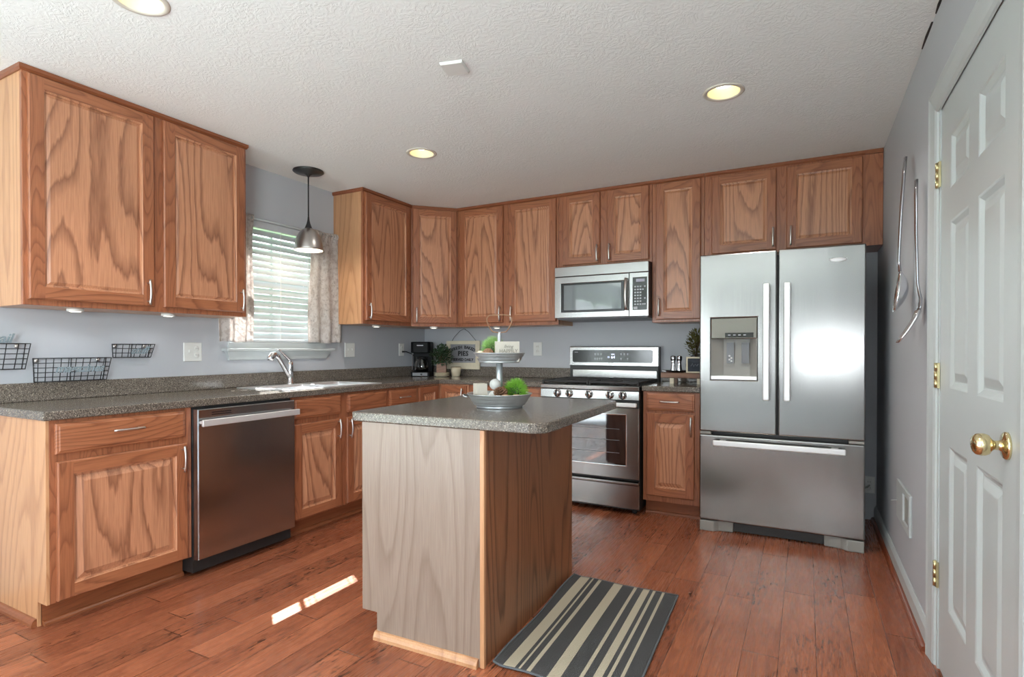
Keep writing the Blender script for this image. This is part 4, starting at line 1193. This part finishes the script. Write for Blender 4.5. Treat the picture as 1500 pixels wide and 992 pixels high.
# recessed white box on the right wall
t = thing('wall_box', 'white framed recessed utility box low on the right wall', 'box', (W, -1.235, 0.405), 0)
ya, yb_, za, zb_ = -1.435, -1.035, 0.31, 0.502
mb = MB(t); mb.grid([ya, -1.395, -1.235, yb_], [za, za + 0.03, zb_ - 0.03, zb_], W - 0.012, W, lambda a, b: -1.395 < a < -1.235 and za + 0.03 < b < zb_ - 0.03, 'x')
obj('cover_frame', mb, M['white'], t, bevel=0.003)
mb = MB(t); mb.box(W - 0.003, W - 0.0005, -1.395, -1.235, za + 0.03, zb_ - 0.03)
obj('inner_panel', mb, M['feet_plastic'], t)
mb = MB(t); mb.tube([(W - 0.012, -1.08, 0.40), (W - 0.035, -1.075, 0.395), (W - 0.04, -1.06, 0.392)], 0.002, 6)
obj('latch_wire', mb, M['white'], t)

# ------------------------------------------------------------------ giant spoon and fork
t = thing('wall_spoon', 'oversized polished metal spoon hung on the right wall', 'decoration', (W - 0.03, -1.45, 1.34))
mb = MB(t); P = [(3.785, 2.04), (3.779, 1.95), (3.770, 1.80), (3.764, 1.65), (3.762, 1.57), (3.766, 1.525)]
ww = [0.015, 0.017, 0.014, 0.011, 0.009, 0.010]
mb.smooth = True
mb.rings([[(x - 0.004, -1.45 - w, z), (x - 0.0075, -1.45, z), (x - 0.004, -1.45 + w, z), (x + 0.004, -1.45 + w, z), (x + 0.006, -1.45, z), (x + 0.004, -1.45 - w, z)] for (x, z), w in zip(P, ww)])
obj('handle', mb, M['chrome_dark'], t)
mb = MB(t); n = 14


def bowl(u, v):
    # u along the bowl, v across
    z = 1.53 - 0.187 * u; hw = 0.052 * math.sqrt(max(1 - ((u - 0.52) / 0.53) ** 2, 0.0)) * (0.75 + 0.3 * u) + 0.003
    xe = 3.765 - 0.022 * u
    s = -1 + 2 * v
    dep = 0.042 * sin(pi * min(max(u, 0), 1)) ** 0.8 * (1 - s * s)
    return (xe + dep, -1.45 + s * hw, z)


mb.sheet(bowl, 20, 14)
obj('bowl', mb, M['chrome'], t, solid=0.004)
t = thing('wall_fork', 'oversized polished metal fork hung on the right wall', 'decoration', (W - 0.03, -1.72, 1.19))
mb = MB(t); P = [(3.787, 1.865), (3.785, 1.80), (3.786, 1.65), (3.790, 1.52), (3.792, 1.44), (3.797, 1.405), (3.801, 1.38), (3.799, 1.35), (3.794, 1.325)]
ww = [0.015, 0.018, 0.014, 0.010, 0.009, 0.013, 0.024, 0.033, 0.036]
mb.smooth = True
mb.rings([[(x - 0.003, -1.72 - w, z), (x - 0.006, -1.72, z), (x - 0.003, -1.72 + w, z), (x + 0.004, -1.72 + w, z), (x + 0.005, -1.72, z), (x + 0.004, -1.72 - w, z)] for (x, z), w in zip(P, ww)])
obj('handle', mb, M['chrome_dark'], t)
for k in range(4):
    yc = -1.72 + (k - 1.5) * 0.021
    mb = MB(t); Q = [(3.795, 1.33), (3.784, 1.30), (3.768, 1.268), (3.748, 1.235), (3.725, 1.20)]
    mb.tube([(x, yc, z) for x, z in Q], [0.0075, 0.0065, 0.006, 0.0055, 0.003], 8)
    obj('tine', mb, M['chrome'], t)


# ------------------------------------------------------------------ wire wall baskets
def basket(label, y0, y1, z0, z1, dep, cols, rows, word, wsz, wz, wy, hooks, slant=0.02):
    t = thing('wire_basket', label, 'basket', (0.0, (y0 + y1) / 2, z0))
    mb = MB(t); r_ = 0.0022

    def bar(p, q): mb.tube([p, q], r_, 6)
    for x in (0.006, dep):
        for k in range(cols + 1):
            if x < 0.01 and k not in (0, cols // 2, cols): continue
            u = k / cols; yt = y0 + (y1 - y0) * u; yb2 = y0 + slant * 0.2 + (y1 - y0 - slant) * u
            xb = x if x < 0.01 else dep * 0.7
            bar((x, yt, z1), (xb, yb2, z0))
        for k in range(rows + 1):
            if x < 0.01 and k not in (0, rows): continue
            u = k / rows; z = z1 + (z0 - z1) * u; xx = x if x < 0.01 else dep * (1 - 0.3 * u)
            bar((xx, y0 + slant * 0.2 * u, z), (xx, y1 - slant * 0.8 * u, z))
    for k in range(cols + 1):
        u = k / cols; y = y0 + slant * 0.2 + (y1 - y0 - slant) * u
        bar((0.006, y, z0), (dep * 0.7, y, z0))
    for s, yy, yb2 in ((0, y0, y0 + slant * 0.2), (1, y1, y1 - slant * 0.8)):
        for k in range(rows + 1):
            u = k / rows; bar((0.006, yy + (yb2 - yy) * u, z1 + (z0 - z1) * u), (dep * (1 - 0.3 * u), yy + (yb2 - yy) * u, z1 + (z0 - z1) * u))
    obj('wire_grid', mb, M['wire'], t)
    mb = MB(t)
    Mt = Matrix.Translation((dep + 0.003 if wz < z1 else dep * 0.98, wy, wz)) @ Matrix.Rotation(pi / 2, 4, 'Z') @ Matrix.Rotation(pi / 2, 4, 'X')
    text_mb(mb, word, wsz, Mt, 0.002, shear=0.35, space=0.95, bold=0.02)
    obj('word_lettering', mb, M['slate_letter'], t)
    for hy in hooks:
        mb = MB(t); mb.lathe([(0.007, 0.0), (0.007, 0.012), (0.01, 0.013), (0.009, 0.018), (0.002, 0.02)], (0.0, hy, z1 - 0.012), (1, 0, 0), 14)
        obj('hanging_peg', mb, M['nickel'], t)


basket('black wire wall basket reading mail, cut by the left photo edge', -3.50, -3.225, 1.076, 1.199, 0.06, 6, 5, 'mail', 0.062, 1.222, -3.345, (-3.262, -3.46))
basket('widest black wire wall basket, reading magazines, resting on the backsplash', -3.196, -2.872, 1.008, 1.126, 0.06, 10, 5, 'magazines', 0.056, 1.072, -3.02, (-3.186, -2.915))
basket('smallest black wire wall basket, reading stuff', -2.842, -2.638, 1.126, 1.2, 0.05, 6, 3, 'stuff', 0.056, 1.164, -2.725, (-2.832, -2.68))

# ------------------------------------------------------------------ coffee corner
t = thing('coffee_maker', 'black drip coffee maker in the back corner of the counter', 'coffee maker', (0.15, -0.235, ZC), RAD(26))
mb = MB(); mb.prism([(-0.09, -0.11), (0.09, -0.11), (0.095, 0.06), (0.06, 0.09), (-0.06, 0.09), (-0.095, 0.06)], 0.0, 0.042)
obj('base', mb, M['black_satin'], t, bevel=0.006)
mb = MB(); mb.prism([(-0.09, 0.03), (0.09, 0.03), (0.095, 0.06), (0.06, 0.09), (-0.06, 0.09), (-0.095, 0.06)], 0.04, 0.25)
obj('water_tank', mb, M['black_satin'], t, bevel=0.005)
mb = MB(); mb.prism([(-0.092, -0.08), (-0.07, -0.108), (0.07, -0.108), (0.092, -0.08), (0.095, 0.06), (0.06, 0.09), (-0.06, 0.09), (-0.095, 0.06)], 0.22, 0.326)
obj('brew_head', mb, M['black_satin'], t, bevel=0.008)
mb = MB(); mb.box(-0.03, 0.03, -0.1095, -0.107, 0.287, 0.295)
obj('logo_strip', mb, M['button'], t)
mb = MB(); mb.box(-0.07, 0.07, -0.1125, -0.108, 0.006, 0.036)
cpn = obj('front_panel', mb, M['grey_plastic'], t, bevel=0.002)
obj('power_button', MB().lathe([(0.009, 0), (0.009, 0.004), (0.002, 0.004)], (0.012, -0.112, 0.021), (0, -1, 0), 16), M['black'], cpn)
cf = obj('carafe', MB().lathe([(0.05, 0.045), (0.064, 0.06), (0.068, 0.09), (0.062, 0.13), (0.048, 0.16), (0.046, 0.175)], (0, -0.035, 0), n=28), M['carafe'], t)
obj('carafe_band', MB().lathe([(0.047, 0.16), (0.052, 0.165), (0.052, 0.182), (0.02, 0.187), (0.002, 0.187)], (0, -0.035, 0), n=28), M['black'], cf)
obj('carafe_handle', MB().tube([(0.0, -0.085, 0.17), (0.0, -0.115, 0.165), (0.0, -0.12, 0.12), (0.0, -0.10, 0.08)], 0.008, 8), M['black'], cf)
mb = MB()
for k in range(7): mb.lathe([(0.003, 0), (0.003, 0.002), (0.001, 0.002)], (-0.05 + 0.002 * k, -0.082 + 0.0035 * abs(3 - k) * 0, 0.065 + k * 0.012), (0, -1, 0), 8)
obj('carafe_marks', mb, M['button'], cf)
obj('water_gauge', MB().box(-0.0965, -0.093, -0.02, 0.005, 0.06, 0.30), M['nickel'], t, bevel=0.002)
obj('power_cord', MB(t).tube([(0.13, -0.16, 1.0), (0.07, -0.2, 1.08), (0.045, -0.28, 1.13), (0.04, -0.34, 1.146), (0.011, -0.365, 1.146)], [0.004, 0.004, 0.004, 0.006, 0.009], 8), M['black_matte'], t)

t = thing('plate_stack', 'short stack of cream plates under the wooden planter box', 'plates', (0.385, -0.25, ZC))
for k in range(3):
    z = k * 0.012
    obj('plate', MB().lathe([(0.045, z), (0.05, z + 0.003), (0.074, z + 0.012), (0.075, z + 0.0145), (0.05, z + 0.007), (0.003, z + 0.006)], n=36), M['cream'], t)


def leaf_at(mb, p, d_, ln, wd, droop=0.3):
    p = Vector(p); d_ = Vector(d_).normalized(); s = d_.cross(Vector((0, 0, 1)))
    s = s.normalized() if s.length > 0.01 else Vector((1, 0, 0)); n_ = s.cross(d_)
    a = p; b = p + d_ * ln * 0.5 + s * wd; c_ = p + d_ * ln - n_ * droop * ln * 0.4; e = p + d_ * ln * 0.5 - s * wd; m_ = p + d_ * ln * 0.5 + n_ * wd * 0.4
    va, vb, vc, ve, vm = [mb.v(q) for q in (a, b, c_, e, m_)]
    mb.f([va, vb, vm]); mb.f([vb, vc, vm]); mb.f([vc, ve, vm]); mb.f([ve, va, vm])


def bushy(mb, st, c, rx, rz, n, ln, wd, seed, base, upright=0.4):
    rnd = random.Random(seed)
    for k in range(n):
        a = rnd.random() * 2 * pi; ph = math.acos(1 - 1.75 * rnd.random()); rr_ = rnd.random() ** 0.4
        d_ = Vector((sin(ph) * cos(a), sin(ph) * sin(a), cos(ph)))
        p = Vector(c) + Vector((d_.x * rx * rr_, d_.y * rx * rr_, d_.z * rz * rr_))
        dd_ = d_ + Vector((0, 0, upright)) + Vector((rnd.uniform(-.5, .5), rnd.uniform(-.5, .5), rnd.uniform(-.4, .4)))
        leaf_at(mb, p, dd_, ln * rnd.uniform(0.7, 1.2), wd)
        if k % 12 == 0: st.tube([base, tuple((Vector(base) + p) / 2 + Vector((0, 0, 0.01))), tuple(p)], 0.0015, 5)


t = thing('potted_plant', 'small dark green leafy plant in a brown wooden box', 'plant', (0.385, -0.25, ZC + 0.0385), RAD(30))
mb = MB(); mb.grid([-0.044, -0.036, 0.036, 0.044], [-0.044, -0.036, 0.036, 0.044], 0.0, 0.088, lambda a, b: abs(a) < 0.036 and abs(b) < 0.036)
mb.box(-0.037, 0.037, -0.037, 0.037, 0.004, 0.075)
obj('wooden_box', mb, M['box_wood'], t, bevel=0.0015)
mb = MB(); st = MB(); bushy(mb, st, (0, 0, 0.15), 0.098, 0.10, 420, 0.036, 0.010, 4, (0, 0, 0.07))
obj('foliage', mb, M['leaf_dark'], t); obj('stems', st, M['stem'], t)

t = thing('stoneware_crock', 'small cream stoneware crock in front of the hanging sign', 'crock', (0.47, -0.14, ZC))
obj('crock_body', MB().lathe([(0.034, 0), (0.04, 0.004), (0.047, 0.05), (0.049, 0.086), (0.045, 0.086), (0.043, 0.05), (0.03, 0.01), (0.002, 0.008)], n=36), M['cream'], t)
obj('dark_rim', MB().lathe([(0.0485, 0.084), (0.0495, 0.087), (0.047, 0.0885), (0.0445, 0.0865)], n=36, cap=False), M['rust'], t)

# hanging sign
t = thing('pie_sign', 'framed sign reading fresh baked pies hung on the back wall', 'sign', (0.482, -0.03, 0.98))
x0, x1, z0, z1 = 0.293, 0.670, 0.978, 1.25
mb = MB(t); mb.grid([x0, x0 + 0.045, x1 - 0.045, x1], [z0, z0 + 0.062, z1 - 0.033, z1], -0.043, -0.023, lambda a, b: x0 + 0.045 < a < x1 - 0.045 and z0 + 0.062 < b < z1 - 0.033, 'y')
obj('frame', mb, M['cream_paint'], t, bevel=0.003)
obj('sign_panel', MB(t).box(x0 + 0.04, x1 - 0.04, -0.032, -0.026, z0 + 0.055, z1 - 0.03), M['tin_panel'], t)
mb = MB(t); txt = 'FRESH BAKED'; R0 = 0.30; n = len(txt); cxs = (x0 + x1) / 2
for i, ch in enumerate(txt):
    if ch == ' ': continue
    an = (i - (n - 1) / 2) * 0.083
    Mt = Matrix.Translation((cxs + R0 * sin(an), -0.0335, 1.196 - R0 + R0 * cos(an) - 0.008)) @ Matrix.Rotation(an, 4, 'Y') @ TP
    text_mb(mb, ch, 0.040, Mt, 0.0012, bold=0.03)
text_mb(mb, 'PIES', 0.062, Matrix.Translation((cxs, -0.0335, 1.126)) @ TP, 0.0012, space=1.12, bold=0.035)
text_mb(mb, 'SERVED DAILY', 0.036, Matrix.Translation((cxs, -0.0335, 1.068)) @ TP, 0.0012, bold=0.03)
obj('printed_text', mb, M['ink'], t)
mb = MB(t); mb.tube([(x0 + 0.06, -0.03, z1), (0.375, -0.028, 1.285), (0.44, -0.026, 1.345), (0.489, -0.024, 1.366), (0.54, -0.026, 1.335), (0.60, -0.028, 1.275), (x1 - 0.045, -0.03, z1)], 0.0022, 6)
obj('hanging_wire', mb, M['wire'], t)
obj('nail', MB(t).tube([(0.489, 0.0, 1.363), (0.489, -0.03, 1.365)], 0.002, 6), M['wire'], t)

# ------------------------------------------------------------------ tiered tray on the island
TC = Vector((2.183, -2.35, IZ)); ry = 0.4889            # tray frame: local x = picture right
t = thing('tiered_tray', 'two tier galvanized tin tray with a wire loop handle on the island', 'tray', TC, ry)


def basin(name, z, rb, rt_, h, foot):
    pr = [(rb, z), (rb + 0.004, z + 0.004)]
    for k in range(1, 9):
        u = k / 8; pr.append((rb + (rt_ - rb) * u + (0.0022 if k in (3, 6) else 0), z + h * u))
    pr += [(rt_ + 0.004, z + h + 0.001), (rt_ + 0.003, z + h + 0.004), (rt_ - 0.002, z + h + 0.002), (rb - 0.002 + (rt_ - rb) * 0.5, z + h * 0.5), (rb - 0.002, z + 0.004), (0.003, z + 0.004)]
    o = obj(name, MB().lathe(pr, n=56), M['galv'], t)
    return o


lo = basin('lower_basin', 0.012, 0.112, 0.142, 0.047, True)
obj('foot_ring', MB().lathe([(0.1, 0.0), (0.102, 0.0), (0.1, 0.013), (0.098, 0.013)], n=48, cap=False), M['galv'], t, solid=0.002)
up = basin('upper_basin', 0.198, 0.088, 0.112, 0.041, False)
obj('basin_handle', MB().tube([(-0.142, 0.02, 0.05), (-0.16, 0.012, 0.056), (-0.163, 0.0, 0.054), (-0.16, -0.012, 0.05), (-0.142, -0.02, 0.046)], 0.003, 8), M['galv'], lo)
obj('center_post', MB().lathe([(0.0145, 0.014), (0.0145, 0.2), (0.0095, 0.202), (0.0095, 0.32), (0.006, 0.328), (0.006, 0.335)], n=20), M['galv'], t)
hp = [(0.004, 0, 0.332), (0.03, 0, 0.336), (0.043, 0, 0.352), (0.056, 0, 0.382), (0.056, 0, 0.397), (0.045, 0, 0.408), (0.02, 0, 0.411), (-0.02, 0, 0.411), (-0.045, 0, 0.408), (-0.056, 0, 0.397), (-0.056, 0, 0.382), (-0.043, 0, 0.352), (-0.03, 0, 0.336), (-0.004, 0, 0.332)]
obj('loop_handle', MB().tube(hp, 0.0026, 8), M['rust'], t)
RT = Matrix.Rotation(ry, 3, 'Z')


def tp(x, y, z): return tuple(TC + RT @ Vector((x, y, z)))


def grass_ball(label, c, r, mat, seed):
    o = thing('grass_ball', label, 'faux plant', c)
    rnd = random.Random(seed); mb = MB()
    for k in range(1100):
        a = rnd.random() * 2 * pi; cz = rnd.uniform(-0.75, 1); s = math.sqrt(1 - cz * cz)
        d_ = Vector((s * cos(a), s * sin(a), cz))
        q = (d_ + Vector((rnd.uniform(-.35, .35), rnd.uniform(-.35, .35), rnd.uniform(-.1, .5)))).normalized()
        p0 = d_ * r * 0.5; p1 = p0 + q * r * rnd.uniform(0.45, 0.68); sd = q.cross(Vector((0.3, 0.5, 0.8))).normalized() * 0.0021; nn = q.cross(sd)
        A = [mb.v(p0 + sd), mb.v(p0 - sd), mb.v(p0 + nn * 0.9)]; tip = mb.v(p1)
        mb.f([A[0], A[1], tip]); mb.f([A[1], A[2], tip]); mb.f([A[2], A[0], tip])
    obj('grass_blades', mb, mat, o)
    obj('inner_core', MB().ball((0, 0, 0), r * 0.6, 12), M['leaf_dark'], o)


bz = 0.018
grass_ball('bright green faux grass ball in the lower tier of the tray', tp(0.073, 0.0, bz + 0.053), 0.058, M['leaf'], 1)
grass_ball('paler green faux grass ball in the upper tier of the tray', tp(-0.03, 0.045, 0.204 + 0.055), 0.058, M['leaf_pale'], 2)
t2 = thing('wood_block', 'limewashed wooden block standing in the lower tray tier', 'block', tp(-0.085, -0.012, bz), ry + 0.35)
mb = MB(); mb.prism([(-0.024, 0), (0.024, 0), (0.024, 0.088), (-0.024, 0.088)], -0.03, 0.03, 'y')
obj('block', mb, M['block_paint'], t2, bevel=0.0015)
t2 = thing('pinecone', 'brown pinecone in the lower tray tier', 'pinecone', tp(0.006, -0.06, bz + 0.018))
mb = MB(); rnd = random.Random(3)
for k in range(80):
    u = k / 80; a = k * 2.39996; z = 0.004 + 0.052 * u; rr_ = 0.027 * sin(pi * (0.15 + 0.8 * u)) + 0.003
    d_ = Vector((cos(a), sin(a), 0.35)); leaf_at(mb, Vector((cos(a) * rr_ * 0.4, sin(a) * rr_ * 0.4, z)), d_, rr_ * 0.8, 0.0055, -0.3)
obj('scales', mb, M['cone'], t2, solid=0.002)
obj('core', MB().ball((0, 0, 0.03), 0.015, 8, sz=1.7), M['stem'], t2)
o = obj('moss_ball', MB().ball((0, 0, 0), 0.025, 12), M['moss_white']); o.location = tp(-0.018, -0.03, bz + 0.085); tag(o, 'pale grey ball perched above the pinecone against the tray post', 'ball')
o = obj('ornament_ball', MB().ball((0, 0, 0), 0.03, 10), M['moss_white']); o.location = tp(-0.018, -0.028, bz + 0.03); tag(o, 'pale ball low behind the pinecone in the lower tray tier', 'ball')
for (x, y, mt, nm, lb, c_) in ((-0.035, -0.088, 'stone', 'pebble', 'flat grey pebble at the front of the lower tray tier', 'pebble'),
                               (0.03, -0.092, 'wood_slice', 'wood_slice', 'tan wood slice in front of the green grass ball', 'wood slice'),
                               (0.075, -0.082, 'wood_slice', 'wood_slice', 'tan wood slice at the right front of the lower tray tier', 'wood slice'),
                               (-0.005, -0.1, 'stone', 'pebble', 'small grey pebble between the front pebble and wood slice', 'pebble')):
    o = obj(nm, MB().ball((0, 0, 0), 0.024 if mt == 'wood_slice' else 0.02, 9, sz=0.55), M[mt]); o.location = tp(x, y, 0.05); tag(o, lb, c_)
# upper tier
t2 = thing('sign_block', 'whitewashed block sign reading happily in the upper tray tier', 'sign', tp(0.032, -0.048, 0.202), ry + 0.22)
obj('block', MB().box(-0.05, 0.055, -0.014, 0.014, 0.0, 0.09), M['block_paint'], t2, bevel=0.0015)
mb = MB(); text_mb(mb, 'HAPPILY', 0.022, Matrix.Translation((0.006, -0.0145, 0.048)) @ TP, 0.0006); text_mb(mb, 'living', 0.02, Matrix.Translation((0.006, -0.0145, 0.068)) @ TP, 0.0006, shear=0.3)
obj('printed_text', mb, M['grey_ink'], t2)
t2 = thing('twine_ball', 'brown twine ball beside the block sign in the upper tray tier', 'ball', tp(-0.048, -0.045, 0.202 + 0.034))
mb = MB(); rnd = random.Random(9)
for k in range(14):
    ax = Vector((rnd.uniform(-1, 1), rnd.uniform(-1, 1), rnd.uniform(-1, 1))).normalized(); s1 = ax.orthogonal().normalized(); s2 = ax.cross(s1)
    mb.tube([tuple((s1 * cos(a) + s2 * sin(a)) * 0.024) for a in [i * 2 * pi / 18 for i in range(19)]], 0.0026, 5)
obj('twine', mb, M['twine'], t2)
obj('core', MB().ball((0, 0, 0), 0.0225, 8), M['twine'], t2)
o = obj('moss_ball', MB().ball((0, 0, 0), 0.02, 10), M['cream']); o.location = tp(-0.082, -0.03, 0.202 + 0.03); tag(o, 'cream ball at the left rim of the upper tray tier', 'ball')

# ------------------------------------------------------------------ riser with shakers and planter beside the fridge
t = thing('wooden_riser', 'rustic wooden riser board on the counter beside the fridge', 'riser', (2.58, -0.22, ZC))
mb = MB(t); mb.box(2.425, 2.765, -0.305, -0.13, 0.956, 0.996)
obj('board', mb, M['riser'], t, bevel=0.004)
for x in (2.505, 2.70):
    for y in (-0.285, -0.15):
        obj('leg', MB(t).box(x - 0.014, x + 0.014, y - 0.012, y + 0.012, ZC, 0.957), M['cream_paint'] if y < -0.2 else M['riser'], t)
t = thing('serving_dish', 'black oval dish under the salt and pepper shakers', 'dish', (2.53, -0.24, 0.9965))
obj('dish', MB().lathe([(0.05, 0), (0.07, 0.003), (0.09, 0.012), (0.092, 0.014), (0.068, 0.007), (0.003, 0.004)], n=40, sx=1.0, sy=0.62), M['black'], t)
for x, y, lb in ((2.507, -0.25, 'left steel shaker on the black dish beside the fridge'), (2.552, -0.25, 'right steel shaker on the black dish beside the chalkboard planter')):
    t = thing('salt_shaker', lb, 'shaker', (x, y, 1.0015))
    obj('body', MB().lathe([(0.019, 0), (0.0205, 0.003), (0.0205, 0.012), (0.015, 0.05), (0.0135, 0.07), (0.018, 0.085)], n=28), M['chrome'], t)
    obj('cap', MB().lathe([(0.0185, 0.085), (0.02, 0.09), (0.0205, 0.112), (0.018, 0.118), (0.003, 0.12)], n=28), M['chrome_dark'], t)
t = thing('chalkboard_planter', 'olive leaved plant in a chalkboard box beside the fridge', 'plant', (2.672, -0.235, 0.9965))
mb = MB(); mb.box(-0.062, 0.062, -0.05, 0.05, 0.0, 0.118)
obj('planter_box', mb, M['chalk'], t)
mb = MB(); mb.grid([-0.064, -0.052, 0.052, 0.064], [0.0, 0.01, 0.106, 0.119], -0.056, -0.05, lambda a, b: abs(a) < 0.052 and 0.01 < b < 0.106, 'y')
obj('box_frame', mb, M['cream_paint'], t, bevel=0.001)
mb = MB(); mb.tube([(-0.03, -0.0508, 0.05), (-0.02, -0.0508, 0.07), (-0.01, -0.0508, 0.045), (0.0, -0.0508, 0.065), (0.012, -0.0508, 0.05), (0.022, -0.0508, 0.068)], 0.0012, 5)
obj('chalk_scrawl', mb, M['chalk_white'], t)
mb = MB(); st = MB(); bushy(mb, st, (0.0, 0, 0.2), 0.07, 0.115, 330, 0.032, 0.0075, 11, (0, 0, 0.11), upright=1.0)
obj('foliage', mb, M['leaf_olive'], t); obj('stems', st, M['stem'], t)
t = thing('leaning_plate', 'grey plate with black rim leaning behind the chalkboard planter', 'plate', (2.66, -0.115, 1.052))
mb = MB(); mb.lathe([(0.003, 0.0), (0.06, 0.001), (0.083, 0.006), (0.083, 0.008), (0.06, 0.004), (0.003, 0.003)], (0, 0, 0.0), (-0.1, -1, 0.35), 40)
obj('plate', mb, M['grey_plastic'], t)
mb = MB(); q = Vector((-0.1, -1, 0.35)).normalized(); s1 = q.orthogonal().normalized(); s2 = q.cross(s1)
mb.tube([tuple((s1 * cos(a) + s2 * sin(a)) * 0.083 + q * 0.007) for a in [i * 2 * pi / 40 for i in range(41)]], 0.0035, 6)
obj('plate_rim', mb, M['black'], t)
